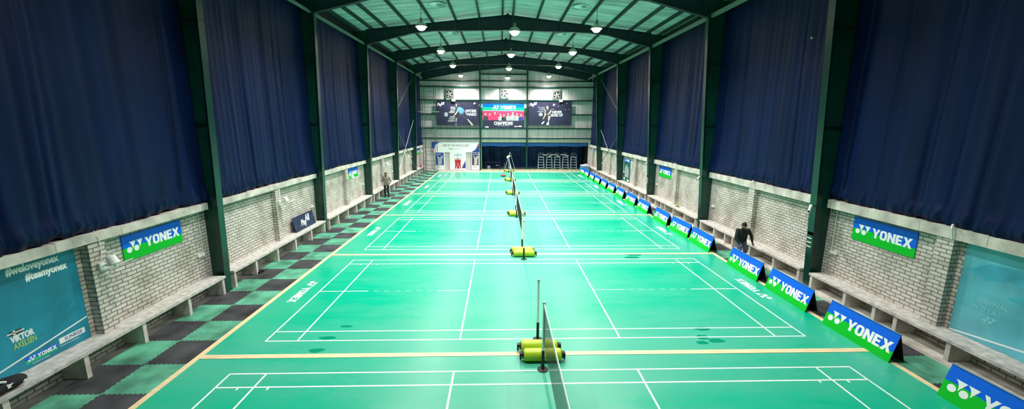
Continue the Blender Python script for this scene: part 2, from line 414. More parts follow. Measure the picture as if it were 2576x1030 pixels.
# end wall: profiled sheeting above, open recess below right
b = MB()
zt = lambda x: roof_z(x)+.18
fr = frame((0, YB+.1, 0), (1,0,0), (0,0,1))
b.poly(fr, [(-10.2,3.32),(9.7,3.32),(9.7,zt(9.7)),(XRIDGE,zt(XRIDGE)),(-10.2,zt(-10.2))], 0, .1)
b.poly(fr, [(-10.2,0),(-3.12,0),(-3.12,3.32),(-10.2,3.32)], 0, .1)
b.poly(fr, [(9.06,0),(9.7,0),(9.7,3.32),(9.06,3.32)], 0, .1)
struct(b.build('wall_back', M['wallsheet']))
b = MB().box(-3.2, 45.9, 0, 9.2, 46.1, 3.6, 0).box(-3.3, YB+.1, 0, -3.12, 46.0, 3.6, 0).box(9.06, YB+.1, 0, 9.2, 46, 3.6, 0).box(-3.2, YB+.1, 3.35, 9.2, 46, 3.5, 0)
struct(b.build('wall_recess', M['dark']))
# roof sheeting
b = MB()
for x0, x1 in ((-10.2, XRIDGE), (XRIDGE, 9.7)):
    za, zb = roof_z(x0)+.20, roof_z(x1)+.20
    vs = [(x0,YS,za),(x1,YS,zb),(x1,46,zb),(x0,46,za)]; vs += [(x,y,z+.04) for x,y,z in vs]
    b.add(vs, [(0,3,2,1),(4,5,6,7),(0,1,5,4),(1,2,6,5),(2,3,7,6),(3,0,4,7)])
struct(b.build('ceiling', M['roof']))
# mossy kerb, yellow edge of the recess, concrete ledge under the right benches
b = MB().box(-3.2, 41.75, 0, 9.0, 42.05, .13); struct(b.build('trim_3', M['kerb']))
b = MB().box(-3.1, YB-.06, 3.20, 9.05, YB, 3.30); struct(b.build('trim_4', M['yellow']))
b = MB().box(8.84, YS, 0, 9.45, YB-.02, .07); struct(b.build('trim_5', M['sill']))
# pale wooden strips that frame the courts
CE = PITCH*.5
n = 6
b = MB().box(-7.86, -3.8, 0, -7.73, n*PITCH-PITCH+CE+.08, .012); struct(b.build('trim_6', M['wood']))
b = MB().box(7.73, -3.8, 0, 7.86, n*PITCH-PITCH+CE+.08, .012); struct(b.build('trim_7', M['wood']))
for k in range(n+1):
    y = (k-1)*PITCH+CE
    b = MB().box(-7.73, y-.085, 0, 7.73, y+.075, .012); struct(b.build('trim_%d' % (8+k), M['wood']))
b = MB().box(-9.97, n*PITCH-PITCH+CE+.08, 0, 8.84, YB-.01, .006); struct(b.build('trim_15', M['concrete']))

# ------------------------------------------------------------------ courts
B_, L_, S_ = 6.68, 5.92, 1.98
lw = .02
mats = MB(); mats.box(-7.73, -CE+.08, 0, 7.73, CE-.09, .006)
lines = MB()
zl0, zl1 = .0062, .0078
def ln(x0, y0, x1, y1, hw=lw): lines.box(min(x0,x1)-(hw if x0==x1 else 0), min(y0,y1)-(hw if y0==y1 else 0), zl0, max(x0,x1)+(hw if x0==x1 else 0), max(y0,y1)+(hw if y0==y1 else 0), zl1)
for s in (-1, 1):
    ln(s*B_, -3.05, s*B_, 3.05); ln(s*L_, -3.05, s*L_, 3.05); ln(s*S_, -3.05, s*S_, 3.05)
    ln(-6.7, s*3.03, 6.7, s*3.03); ln(-6.7, s*2.57, 6.7, s*2.57)
    ln(s*6.7, 0, s*5.15, 0); ln(s*3.0, 0, s*2.0, 0, .012)
    for k in range(6): ln(s*(5.0-k*.34), 0, s*(4.82-k*.34), 0, .006)
    for dx in (-.3, .3): ln(s*(L_+dx), 2.48, s*(L_+dx), 2.56, .02)
logo_l = MB(); yonex(logo_l, frame((-7.40, .92, .0064), (0,-1,0), (1,0,0)), .20, .12, .14, w=.0016)
logo_r = MB(); yonex(logo_r, frame((7.40, -.85, .0064), (0,1,0), (-1,0,0)), .20, .12, .14, w=.0016)
DAMP = [(4.25,4.77,.22,.10),(4.05,4.36,.16,.12),(4.32,4.18,.22,.10),(3.93,4.10,.16,.08),(-5.27,3.93,.17,.10),(-5.25,4.50,.20,.08),(-4.99,5.08,.17,.07),(4.46,10.95,.30,.16),(4.25,10.6,.35,.14)]
court0 = None
for k in range(6):
    lab = 'green badminton court with white lines, %s of the six to the camera' % ORD[k] if k < 5 else 'green badminton court with white lines, farthest one, against the end wall'
    if court0 is None:
        court0 = thing('badminton_court', (0, 0, 0), lab, 'court', 'badminton courts')
        mats.build('court_mat', M['court'], court0); lines.build('court_lines', M['line'], court0)
        logo_l.build('floor_lettering', M['line'], court0); logo_r.build('floor_lettering', M['line'], court0)
    else:
        c_ = dup(court0, (0, k*PITCH, 0), label=lab)
        if k == 1:
            for px, py, rx, ry in DAMP:
                pb = MB(); rn = random.Random(int(px*100)); pb.poly(frame((0,0,.0061), (1,0,0), (0,1,0)), [(px+rx*math.cos(2*PI*i/14)*(1+rn.uniform(-.2,.2)), py-PITCH+ry*math.sin(2*PI*i/14)*(1+rn.uniform(-.2,.2))) for i in range(14)], 0, .0003)
                pb.build('damp_patch', M['damp'], c_)['label'] = 'darker green damp patch'

# rubber matting down the aisles: 1 m interlocking squares with toothed edges
def matting(x0, x1, phase, ncol, wid):
    b = MB(); T = 9; a = .022
    y0 = -7.7
    for i in range(ncol):
        for j in range(49):
            ya = y0+1.01*j; yb = ya+1.01; xa = x0+i*wid; xb = min(xa+wid, x1)
            pts = []
            tw = lambda t: (a if int(t*T*2) % 2 else 0)
            for k in range(2*T): 
                t = k/(2*T); z_ = a if k % 2 else 0; pts += [(xa+(xb-xa)*t, ya+z_), (xa+(xb-xa)*(k+1)/(2*T), ya+z_)]
            right = []
            for k in range(2*T):
                z_ = a if (k % 2 and i < ncol-1) else 0; right += [(xb+z_, ya+(yb-ya)*k/(2*T)), (xb+z_, ya+(yb-ya)*(k+1)/(2*T))]
            pts += right
            for k in reversed(range(2*T)):
                z_ = a if k % 2 else 0; pts += [(xa+(xb-xa)*(k+1)/(2*T), yb+z_), (xa+(xb-xa)*k/(2*T), yb+z_)]
            for k in reversed(range(2*T)):
                z_ = a if (k % 2 and i > 0) else 0; pts += [(xa+z_, ya+(yb-ya)*(k+1)/(2*T)), (xa+z_, ya+(yb-ya)*k/(2*T))]
            # drop exact duplicates
            q = [p for n_, p in enumerate(pts) if (abs(p[0]-pts[n_-1][0])+abs(p[1]-pts[n_-1][1])) > 1e-6]
            b.poly(frame((0,0,0), (1,0,0), (0,1,0)), q, 0, .007, (i+j+phase) % 2)
    return b
o = matting(-9.68, -7.87, 1, 2, .91).build('rubber_matting', [M['matgreen'], M['matblack']])
tag(o, 'green and black chequered rubber matting along the left aisle', 'floor mat')
o = matting(7.88, 8.83, 0, 1, .95).build('rubber_matting', [M['matgreen'], M['matblack']])
tag(o, 'green and black rubber matting behind the boards along the right aisle', 'floor mat')

# ------------------------------------------------------------------ steel frames
for s, nm in ((-1, 'left'), (1, 'right')):
    P = SIDE[s]
    for i, yc in enumerate(COLY):
        if i < 1: continue
        lab = 'dark green tapered steel column on the %s wall, %s' % (nm, {1: 'beside the camera', 2: 'nearest in view', 3: 'second in view', 4: 'third in view', 5: 'fourth in view', 6: 'fifth and farthest'}[i])
        r = thing('steel_column', (0, yc, 0), lab, 'column', 'steel columns along the side walls')
        b = MB(); out = P['out']-s*.11
        zt_ = roof_z(out)-.02; zk = 9.98
        fw = lambda z: P['fl0']+(P['fl1']-P['fl0'])*z/zk
        b.add([(out,-.01,0),(fw(0),-.01,0),(fw(zk),-.01,zk),(fw(zk),-.01,roof_z(fw(zk))-.03),(out,-.01,zt_)]+[(out,.01,0),(fw(0),.01,0),(fw(zk),.01,zk),(fw(zk),.01,roof_z(fw(zk))-.03),(out,.01,zt_)],
              [(0,1,2,3,4),(9,8,7,6,5),(0,5,6,1),(1,6,7,2),(2,7,8,3),(3,8,9,4),(4,9,5,0)])
        b.build('web', M['steel'], r)
        b = MB(); d = -s*.016
        for z0, z1 in ((0, 8.0), (8.012, zk)):
            b.add([(fw(z0),-.13,z0),(fw(z0),.13,z0),(fw(z1),.13,z1),(fw(z1),-.13,z1)]+[(fw(z0)+d,-.13,z0),(fw(z0)+d,.13,z0),(fw(z1)+d,.13,z1),(fw(z1)+d,-.13,z1)],
              [(0,1,2,3),(7,6,5,4),(0,4,5,1),(1,5,6,2),(2,6,7,3),(3,7,4,0)])
        b.build('flange', M['steel'], r)
        b = MB(); b.box(min(fw(0)-s*.05, fw(0)+s*.4), -.16, 0, max(fw(0)-s*.05, fw(0)+s*.4), .16, .02)
        b.build('base_plate', M['steel'], r)
        for z_ in (5.2, 7.9): MB().box(min(out, fw(z_)), -.12, z_, max(out, fw(z_)), .12, z_+.012).build('stiffener', M['steel'], r)
        if s > 0 and i in (2, 4):
            b = MB(); b.box(fw(1.8)-.02, -.135, 1.78, fw(1.8)-.006-.014, .1, 1.9)
            for z_ in (1.66, 1.52, 1.38): b.box(fw(z_)-.03, -.08, z_, fw(z_)-.015, .1, z_+.03)
            b.build('notice_strip', M['wplastic'], r)['label'] = 'small white strips fixed to the column'

BOT = [(-9.29,10.02),(-6.43,10.72),(-5.15,10.86),(XRIDGE,10.96),(4.5,10.86),(5.75,10.72),(8.52,10.02)]
def rafter(y, lab, bot=BOT, group='roof rafters'):
    r = thing('roof_rafter', (0, y, 0), lab, 'rafter', group)
    b = MB()
    top = [(x, roof_z(x)) for x, z in bot]
    n = len(bot)
    vs = [(x, yy, z) for yy in (-.01, .01) for x, z in bot+top[::-1]]
    b.add(vs, [tuple(range(2*n)), tuple(reversed(range(2*n, 4*n)))])
    b.build('web', M['rafter'], r)
    for nm, line, dz in (('bottom_flange', bot, .016), ('top_flange', top, -.016)):
        b = MB()
        for (xa, za), (xb, zb) in zip(line, line[1:]):
            vs = [(xa,-.12,za),(xb,-.12,zb),(xb,.12,zb),(xa,.12,za)]; vs += [(x, yy, z+dz) for x, yy, z in vs]
            b.add(vs, [(0,3,2,1),(4,5,6,7),(0,1,5,4),(1,2,6,5),(2,3,7,6),(3,0,4,7)])
        b.build(nm, M['rafter'], r)
    for x in (-9.0,-8.1,-6.7,-5.2,-3.75,-2.28,-.84,-.22,1.33,2.8,4.2,5.75,7.25,8.3):
        # fly braces from purlin to the lower flange, near side
        i = [k for k in range(n-1) if bot[k][0] <= x <= bot[k+1][0]]
        if i:
            k = i[0]; t = (x-bot[k][0])/(bot[k+1][0]-bot[k][0]); zb = bot[k][1]*(1-t)+bot[k+1][1]*t
            MB().bar((x,-.02,zb+.03), (x,-.35,roof_z(x)+.0), .03, .006).build('fly_brace', M['purlin'], r)
    b = MB(); b.box(XRIDGE-.012, -.13, 10.94, XRIDGE+.012, .13, roof_z(XRIDGE)+.02); b.poly(frame((XRIDGE,0,11.84),(1,0,0),(0,0,1)), [(-.14,0),(.14,0),(0,.14)], -.02, .02)
    b.build('ridge_plate', M['rafter'], r)
for i, yc in enumerate(COLY):
    if i < 1: continue
    rafter(yc, 'dark teal haunched steel rafter under the roof, %s' % {1: 'overhead beside the camera', 2: 'nearest in view at the top edge', 3: 'second from the camera', 4: 'third from the camera', 5: 'fourth from the camera', 6: 'fifth, last before the end wall'}[i])
rafter(YB-.25, 'dark teal rafter following the slope of the end wall', bot=[(-9.6,9.93),(-6.4,10.55),(-3.2,10.97),(XRIDGE,11.27),(2.6,10.97),(5.6,10.55),(9.1,9.93)])
# purlins
PX = [-9.85,-9.0,-8.13,-6.71,-5.2,-3.76,-2.28,-.84,-.22,1.33,2.8,4.2,5.75,7.25,8.4,9.2]
for i, x in enumerate(PX):
    z = roof_z(x); b = MB()
    b.box(x-.05, YS+.02, z+.004, x+.05, YB-.02, z+.012).box(x-.004, YS+.02, z+.012, x+.004, YB-.02, z+.185).box(x-.03, YS+.02, z+.185, x+.03, YB-.02, z+.193)
    o = b.build('roof_purlin', M['purlin'])
    if x < XRIDGE: k = 8-i; lab = 'green steel purlin running the length of the roof, %s left of the ridge' % ['', 'first', 'second', 'third', 'fourth', 'fifth', 'sixth', 'seventh', 'eighth'][k]
    else: k = i-7; lab = 'green steel purlin running the length of the roof, %s right of the ridge' % ['', 'first', 'second', 'third', 'fourth', 'fifth', 'sixth', 'seventh', 'eighth'][k]
    tag(o, lab, 'purlin', 'roof purlins')
# eave beams
for s, nm in ((-1, 'left'), (1, 'right')):
    x = SIDE[s]['fl1']+s*.18; b = MB().box(x-.05, .2, 10.03, x+.05, YB-.4, 10.11).box(x-.05, .2, 10.11, x-.04, YB-.4, 10.2)
    tag(b.build('eave_rail', M['fanmetal2']), 'pale galvanised rail along the top of the %s curtains' % nm, 'rail')
# crossed rods in the roof and on the walls between the fourth and fifth frames
ya, yb = COLY[5]+.1, COLY[6]-.1
def brace(name, p, q, r, lab, g=None, m='rod'):
    o = MB().tube(p, q, r).build(name, M[m]); tag(o, lab, 'brace', g)
for (xa, xb, nm) in ((-8.8, -4.6, 'left eave'), (-4.4, XRIDGE-.1, 'left side of the ridge'), (XRIDGE+.1, 3.9, 'right side of the ridge'), (4.1, 8.2, 'right eave')):
    brace('roof_brace', (xa, ya, roof_z(xa)-.12), (xb, yb, roof_z(xb)-.12), .022, 'thin roof bracing rod by the %s, leaning right as it recedes' % nm, 'roof bracing rods', 'rafter')
    brace('roof_brace', (xb, ya, roof_z(xb)-.2), (xa, yb, roof_z(xa)-.2), .022, 'thin roof bracing rod by the %s, leaning left as it recedes' % nm, 'roof bracing rods', 'rafter')
brace('wall_brace', (-9.62, 29.85, 1.0), (-9.62, 36.95, 5.6), .032, 'pale steel brace rising away from the camera across the left wall')
brace('wall_brace', (-9.5, 29.85, 4.6), (-9.5, 36.95, .72), .03, 'darker steel brace falling away from the camera across the left wall', m='scaf')
brace('wall_brace', (9.08, 29.85, 4.6), (9.08, 36.95, .9), .03, 'darker steel brace falling away from the camera across the right wall', m='scaf')
brace('wall_brace', (9.16, 29.85, .6), (9.16, 36.95, 4.7), .032, 'pale steel brace rising away from the camera across the right wall')
brace('wall_brace', (-9.62, 29.85, 6.1), (-9.55, 36.95, 9.6), .024, 'upper steel brace on the left wall rising to the fifth column')
brace('wall_brace', (9.1, 29.85, 5.8), (8.95, 36.95, 9.6), .024, 'upper steel brace on the right wall rising to the fifth column')

# ------------------------------------------------------------------ benches
def bench(s, i):
    P = SIDE[s]; yc = COLY[i]; y0, y1 = yc+.22, min(yc+BAY-.2, YB-.3)
    nm = 'left' if s < 0 else 'right'
    r = thing('concrete_bench', (0, y0, 0), 'long grey concrete bench against the %s brick wall, %s bay' % (nm, {0: 'behind the camera', 1: 'nearest', 2: 'second', 3: 'third', 4: 'fourth', 5: 'fifth', 6: 'short farthest'}[i]), 'bench', 'concrete benches along the walls')
    xa, xb = sorted((P['panel']-s*.003, P['bench'])); Lh = y1-y0
    b = MB(); b.box(xa, 0, .51, xb, Lh, .58); b.build('seat', M['bench'], r)
    ts = [0.03, 1.2, 2.6, 4.0, 5.45, 6.86] if s < 0 else [.03, 1.3, 2.75, 4.0, 4.6, 5.55, 6.86]
    zb = .008 if s < 0 else .07
    for t in ts:
        if t > Lh: continue
        t = min(t, Lh-.13)
        xf = P['bench']+s*.03
        b = MB(); x0, x1 = sorted((P['panel']-s*.003, xf))
        b.box(x0, t, zb, x1, t+.1, .51); b.build('leg', M['sill'], r)
for s in (-1, 1):
    for i in range(1, 7): bench(s, i)

# ------------------------------------------------------------------ curtains
def curtain(s, i):
    P = SIDE[s]; yc = COLY[i]; y0, y1 = yc+.03, min(yc+BAY-.03, YB-.1)
    nm = 'left' if s < 0 else 'right'; rnd = random.Random(i*10+s)
    ny, nz = 260, 44; Lh = y1-y0
    ph = [(rnd.uniform(0, 6.28), rnd.uniform(.8, 1.3)) for _ in range(5)]
    zb = P['z1']+.02; zt_ = 10.25
    vs = []
    creases = [(rnd.uniform(.05, .95), rnd.uniform(.005, .010), rnd.uniform(.03, .07)) for _ in range(8)]
    for a in range(nz+1):
        t = a/nz
        for c in range(ny+1):
            u = c/ny; y = y0+Lh*u
            f = .030*math.sin(2*PI*y/1.9*ph[0][1]+ph[0][0]+t*.6)+.018*math.sin(2*PI*y/.83*ph[1][1]+ph[1][0])+.010*math.sin(2*PI*y/.37*ph[2][1]+ph[2][0]+t)
            for cu, cw, cd in creases:
                dd = (u-cu-.01*math.sin(t*4+ph[3][0]))/cw; f -= 1.9*cd*math.exp(-dd*dd)*(.6+.4*math.cos(t*2))
            f *= (1-.25*t)*.55
            # the hem is bunched up and spills over the coping
            h = max(0, 1-t/.055); bun = h*(.09+.05*math.sin(2*PI*y/.55+ph[4][0])+.035*math.sin(2*PI*y/.21+ph[3][0])+.02*math.sin(2*PI*y/.11+t*60))
            zh = zb+(zt_-zb)*t
            if a <= 2: zh += (.05*math.sin(2*PI*y/2.7+ph[2][0])+.03*math.sin(2*PI*y/.47+ph[0][0])-.03)*(1-a/3)
            if a == 0: bun = -.02
            bias = .16*(1-t)**6*(.5+.5*math.sin(y*.7+ph[1][0]))
            vs.append((P['cur']-s*(f+bun+bias*.6), y, zh))
    fs = [(a*(ny+1)+c, a*(ny+1)+c+1, (a+1)*(ny+1)+c+1, (a+1)*(ny+1)+c) for a in range(nz) for c in range(ny)]
    if s > 0: fs = [f[::-1] for f in fs]
    b = MB().add(vs, fs); o = b.build('curtain', M['curtain'], smooth=True)
    md = o.modifiers.new('thick', 'SOLIDIFY'); md.thickness = .006
    tag(o, 'dark navy curtain hung to the coping of the %s wall, %s bay' % (nm, {1: 'nearest', 2: 'second', 3: 'third', 4: 'fourth', 5: 'fifth', 6: 'narrow farthest'}[i]), 'curtain', 'navy side curtains')
for s in (-1, 1):
    for i in range(1, 7): curtain(s, i)
o = MB().ball((9.2, 9.02, 8.03), .035).build('curtain_knot', M['wplastic']); tag(o, 'tiny pale knot on the second right curtain, high up', 'knot')

# ------------------------------------------------------------------ pendant lamps
def lamp_parts(r, top=.95):
    # local origin at the lamp mouth centre
    b = MB(); b.tube((0,0,.42), (0,0,top), .012, n=6); b.build('cord', M['cord'], r)
    b = MB(); b.lathe([(.001,.44),(.07,.43),(.075,.28),(.10,.26),(.10,.18)], n=18); b.build('housing', M['housing'], r, True)
    b = MB(); b.lathe([(.10,.22),(.2,.18),(.28,.09),(.32,-.02),(.31,-.02),(.265,.07),(.19,.15),(.09,.2)], n=24); b.build('reflector', M['reflector'], r, True)
    b = MB(); b.ball((0,0,-.02), .235, 24, 14, sc=(1,1,.8)); b.build('bulb_and_halo', M['glow'], r, True)  # oversized: the lens glow round the lamp is put into its shape
ROWS = [3.7, 11.1, 18.5, 25.9, 33.3, 40.7]  # nearest row is out of view, added lit to brighten the near court
for ci, (x, nm) in enumerate(((-5.2, 'left'), (-.22, 'middle'), (4.2, 'right'))):
    lamp0 = None
    for k, y in enumerate(ROWS):
        z = LAMP_Z if nm != 'middle' else 10.1
        where = ['overhead before the camera', 'just above the frame', 'nearest in view', 'second in view', 'third in view', 'farthest, at the end wall'][k]
        lab = 'lit pendant high bay lamp hanging in the %s row, %s' % (nm, where)
        if lamp0 is None:
            lamp0 = thing('pendant_lamp', (x, y, z), lab, 'lamp', 'pendant high bay lamps'); lamp_parts(lamp0, roof_z(x)+.006-z); r = lamp0
        else: r = dup(lamp0, (x, y, z), label=lab)
        ld = bpy.data.lights.new('lamp_light', 'SPOT'); ld.energy = LAMP_W; ld.color = LAMP_COL; ld.shadow_soft_size = .18
        ld.spot_size = math.radians(LAMP_CONE); ld.spot_blend = LAMP_BLEND
        lo = bpy.data.objects.new('lamp_light', ld); C.objects.link(lo); lo.parent = r; lo.location = (0, 0, -.32)

# turbine ventilators seen through the sheeting
k = 0
v0 = None
for x, nm in ((-4.45, 'left'), (3.5, 'right')):
    for y, pos in ((19.25, 'nearest'), (26.35, 'farther')):
        lab = 'bright round roof ventilator with ragged vanes, %s on the %s slope' % (pos, nm)
        z = roof_z(x)+.17
        if v0 is None:
            v0 = thing('roof_ventilator', (x, y, z), lab, 'ventilator', 'roof ventilators')
            b = MB(); b.lathe([(.52,.03),(.52,-.02),(.47,-.03),(.45,.0)], n=24); b.build('collar', M['alu'], v0)
            b = MB()
            for q in range(14):
                a = 2*PI*q/14; c_, s_ = math.cos(a), math.sin(a)
                b.add([(c_*.05,s_*.05,.0),(c_*.47,s_*.47,-.01),(math.cos(a+.38)*.47,math.sin(a+.38)*.47,.02),(math.cos(a+.38)*.06,math.sin(a+.38)*.06,.015)], [(0,1,2,3)])
            b.build('vanes', M['vent'], v0)
        else: dup(v0, (x, y, z), label=lab)

# ------------------------------------------------------------------ nets, posts, rollers
def roller_parts(r):
    b = MB(); b.lathe([(.001,-.42),(.11,-.42),(.135,-.40),(.14,-.37),(.14,.37),(.135,.40),(.11,.42),(.001,.42)], (0,0,.145), n=24, axis='x'); b.build('drum', M['roller'], r, True)
    for sx in (-1, 1):
        b = MB(); b.tube((sx*.42,0,.145), (sx*.50,0,.145), .03); b.tube((sx*.425,0,.145), (sx*.455,0,.145), .085, n=14); b.box(min(sx*.47,sx*.51), -.05, .05, max(sx*.47,sx*.51), .05, .2)
        b.build('end_cap', M['black'], r)
def post_parts(r):
    b = MB(); b.tube((0,0,.02), (0,0,.46), .034, n=12); b.build('sleeve', M['black'], r)
    b = MB(); b.tube((0,0,.46), (0,0,1.55), .028, n=12); b.build('pole', M['post'], r)
    b = MB(); b.tube((0,0,1.5), (0,0,1.57), .033, n=12); b.tube((-.05,0,1.53), (.05,0,1.53), .008); b.build('top_hook', M['alu'], r)
    b = MB(); b.lathe([(.001,.035),(.05,.035),(.12,.015),(.13,.0),(.001,.0)], n=14); b.box(-.03,-.02,.0,.03,.18,.02); b.build('base', M['black'], r)
ro0 = po0 = ne0 = None
netm = MB(); tape = MB()
N_ = 180; 
for i in range(N_+1):
    y = -3.02+6.04*i/N_; zt1 = 1.50-.02*(1-(y/3.02)**2); netm.box(-.001, y-.0017, zt1-.84, .001, y+.0017, zt1)
for j in range(26):
    for q in range(6):
        y0, y1 = -3.02+6.04*q/6, -3.02+6.04*(q+1)/6
        z0 = 1.50-.02*(1-(y0/3.02)**2)-.034*j; z1 = 1.50-.02*(1-(y1/3.02)**2)-.034*j
        netm.bar((0,y0,z0), (0,y1,z1), .002, .0034)
for q in range(8):
    y0, y1 = -3.03+6.06*q/8, -3.03+6.06*(q+1)/8
    z0 = 1.50-.02*(1-(y0/3.03)**2); z1 = 1.50-.02*(1-(y1/3.03)**2)
    tape.bar((0,y0,z0+.005), (0,y1,z1+.005), .012, .075)
for k in range(6):
    yc = k*PITCH
    nlab = {0: 'nearest court, cut by the bottom edge', 1: 'second court', 2: 'third court', 3: 'fourth court', 4: 'fifth court', 5: 'farthest court'}[k]
    x = -.07
    if ne0 is None:
        ne0 = thing('badminton_net', (x, yc, 0), 'dark badminton net with white top tape on the '+nlab, 'net', 'badminton nets')
        netm.build('mesh', M['net'], ne0); tape.build('tape', M['white'], ne0)
    elif k != 1: dup(ne0, (x, yc, 0), label='dark badminton net with white top tape on the '+nlab)
    for sgn, wh in ((-1, 'near'), (1, 'far')):
        lab = 'slim net post with black sleeve at the %s side of the %s' % (wh, nlab.split(',')[0])
        if po0 is None: po0 = thing('net_post', (x, yc-3.06, 0), lab, 'net post', 'net posts'); post_parts(po0); po0.rotation_euler = (0,0,PI)
        else: dup(po0, (x, yc+sgn*3.06, 0), rz=0 if sgn > 0 else PI, label=lab)
        lab = 'lime green roller weight behind the post at the %s side of the %s' % (wh, nlab.split(',')[0])
        xr = -.045 if sgn > 0 else -.09
        yr = yc+3.42 if sgn > 0 else yc-3.60
        if ro0 is None: ro0 = thing('net_roller', (xr, yr, 0), lab, 'roller', 'lime green rollers'); roller_parts(ro0)
        else: dup(ro0, (xr, yr, 0), label=lab)

# ------------------------------------------------------------------ advertising boards
bd0 = None
BY = [(1.15,.02), (4.10,.03), (6.60,-.02), (8.90,0), (12.15,0), (14.30,.05), (16.65,0), (19.55,0), (22.0,.02), (24.55,0), (27.0,0), (29.35,-.02), (31.75,.0), (34.0,0), (36.4,0), (38.6,.03)]
for k, (y, a) in enumerate(BY):
    names = ['nearest', 'second', 'third', 'fourth', 'fifth', 'sixth', 'seventh', 'eighth', 'ninth', 'tenth', 'eleventh', 'twelfth', 'thirteenth', 'fourteenth', 'fifteenth', 'farthest']
    extra = {0: ', cut by the bottom right corner', 3: ', before the bending man'}.get(k, '')
    lab = 'blue and green A-frame court board, %s from the camera%s' % (names[k], extra) if 0 < k < 15 else 'blue and green A-frame court board, %s of the row%s' % (names[k], extra)
    if bd0 is None:
        bd0 = thing('advertising_board', (7.84, y, .0), lab, 'advertising board', 'A-frame boards along the right side', rz=-PI/2+a)
        Wb, Hb, D = 1.86, .66, .19
        sl = math.hypot(Hb, D)
        fa = frame((-Wb/2, -D, .008), (1,0,0), (0, D/sl, Hb/sl))
        p = MB(); split_panel(p, fa, Wb, sl, -.012, 0); p.poly(fa, [(0,0),(Wb,0),(Wb,sl),(0,sl)], -.014, -.012, 2)
        front = p.build('front_panel', [M['blue'], M['green'], M['black']], bd0)
        q = MB(); yonex(q, fa, .207, .16, .255, w=.003); q.build('lettering', M['white'], front)
        p = MB(); fb = frame((Wb/2, D, .008), (-1,0,0), (0, -D/sl, Hb/sl)); p.poly(fb, [(0,0),(Wb,0),(Wb,sl-.01),(0,sl-.01)], -.012, 0, 0); p.build('back_panel', M['black'], bd0)
        p = MB(); p.bar((-Wb/2,0,Hb+.012),(Wb/2,0,Hb+.012), .03, .008); p.build('top_hinge', M['ltblue'], bd0)
    else: dup(bd0, (7.84, y, .0), rz=-PI/2+a, label=lab)

# ------------------------------------------------------------------ wall signs and posters
def wall_sign(s, y0, y1, z0, z1, lab, small=False):
    P = SIDE[s]; Wd, Hh = abs(y1-y0), z1-z0
    x = P['panel']-s*.03
    r = thing('wall_sign', (x, y0 if s < 0 else y1, z0), lab, 'sign', 'blue and green wall signs', rz=PI/2 if s < 0 else -PI/2)
    p = MB(); split_panel(p, FR, Wd, Hh, -.028, 0); p.build('panel', [M['blue'], M['green']], r)
    q = MB()
    if not small: yonex(q, FR, Wd*.108, Wd*.09, Hh*.41)
    else: yonex(q, FR, Wd*.10, Wd*.12, Hh*.42)
    q.build('lettering', M['white'], r)
wall_sign(-1, 4.68, 6.50, 1.92, 2.54, 'blue and green wall sign on the nearest left brick bay')
wall_sign(-1, 19.4, 21.05, 1.95, 2.58, 'blue and green wall sign on the third left brick bay')
wall_sign(-1, 39.7, 41.2, 1.95, 2.55, 'small blue and green wall sign at the far end of the left wall')
wall_sign(1, 4.68, 6.55, 1.93, 2.60, 'blue and green wall sign on the nearest right brick bay')
wall_sign(1, 19.76, 21.65, 1.94, 2.60, 'blue and green wall sign on the third right brick bay')
wall_sign(1, 40.6, 41.9, 1.95, 2.60, 'small blue and green wall sign at the far end of the right wall')

# big teal poster, left (reads towards +y). origin at wall y=-.0
y0 = .15; Wd = 3.6-y0
r = thing('wall_poster', (-9.955, y0, .585), 'large dark teal poster with hashtags and a white stripe, left wall above the bench', 'poster', rz=PI/2)
p = MB(); p.poly(FR, [(0,0),(Wd,0),(Wd,2.05),(0,2.05)], -.01, 0); p.build('sheet', M['teal'], r)
p = MB(); 
for q in ([(.0,.25),(1.0,.7),(1.45,1.2),(1.3,1.75),(.6,1.9),(0,1.6)], [(1.2,.4),(1.75,.9),(1.9,1.35),(1.55,1.1)]): p.poly(FR, q, 0, .001)
p.build('figure', M['tealmid'], r)
yy = lambda y: y-y0
line_of(r, 'white', '#weloveyonex', FR, .21, yy(2.38), 1.86, .04, w=.003, sx=.72); line_of(r, 'white', '#teamyonex', FR, .21, yy(2.66), 1.66, .04, w=.003, sx=.70)
line_of(r, 'white', 'VIKTOR', FR, .17, yy(2.22), .62, .045, w=.003, sx=.62)
p = MB(); yonex(p, FR, .062, yy(2.42), .15, w=.004); p.build('lettering', M['white'], r)
p = MB(); text(p, 'AXELSEN', FR, .16, yy(2.24), .48, .02, w=.003, sx=.58); p.build('lettering', M['lime'], r)['label'] = 'pale lime line of lettering'
p = MB(); p.poly(FR, [(yy(2.22),.75),(yy(2.42),.75),(yy(2.42),.84),(yy(2.22),.84)], 0, .003); p.poly(FR, [(yy(2.18),.785),(yy(2.46),.785),(yy(2.46),.805),(yy(2.18),.805)], 0, .004, 1); p.poly(FR, [(yy(2.28),.75),(yy(2.31),.75),(yy(2.31),.84),(yy(2.28),.84)], 0, .004, 1); p.build('flag', [M['darkprint'], M['white']], r)
p = MB(); p.poly(FR, [(0,-.0),(0,.04),(yy(1.9),.20),(yy(3.6),.50),(yy(3.6),.47),(yy(1.9),.17)], 0, .003); p.poly(FR, [(yy(1.2),.10),(yy(2.35),.0),(yy(2.25),.0),(yy(1.2),.08)], 0, .003); p.build('stripe', M['white'], r)
p = MB(); split_panel(p, frame((yy(2.36),0,.10)), .56, .13, 0, .002, False); p.build('logo_panel', [M['blue'], M['bgreen']], r)
p = MB(); p.poly(FR, [(yy(2.98),.17),(yy(3.5),.17),(yy(3.5),.29),(yy(2.98),.29)], 0, .002); p.build('logo_panel', M['white'], r)
p = MB(); text(p, 'SUNRISE', FR, .11, yy(3.08), .195, .01, w=.004, sx=.88); p.build('lettering', M['royal'], r)
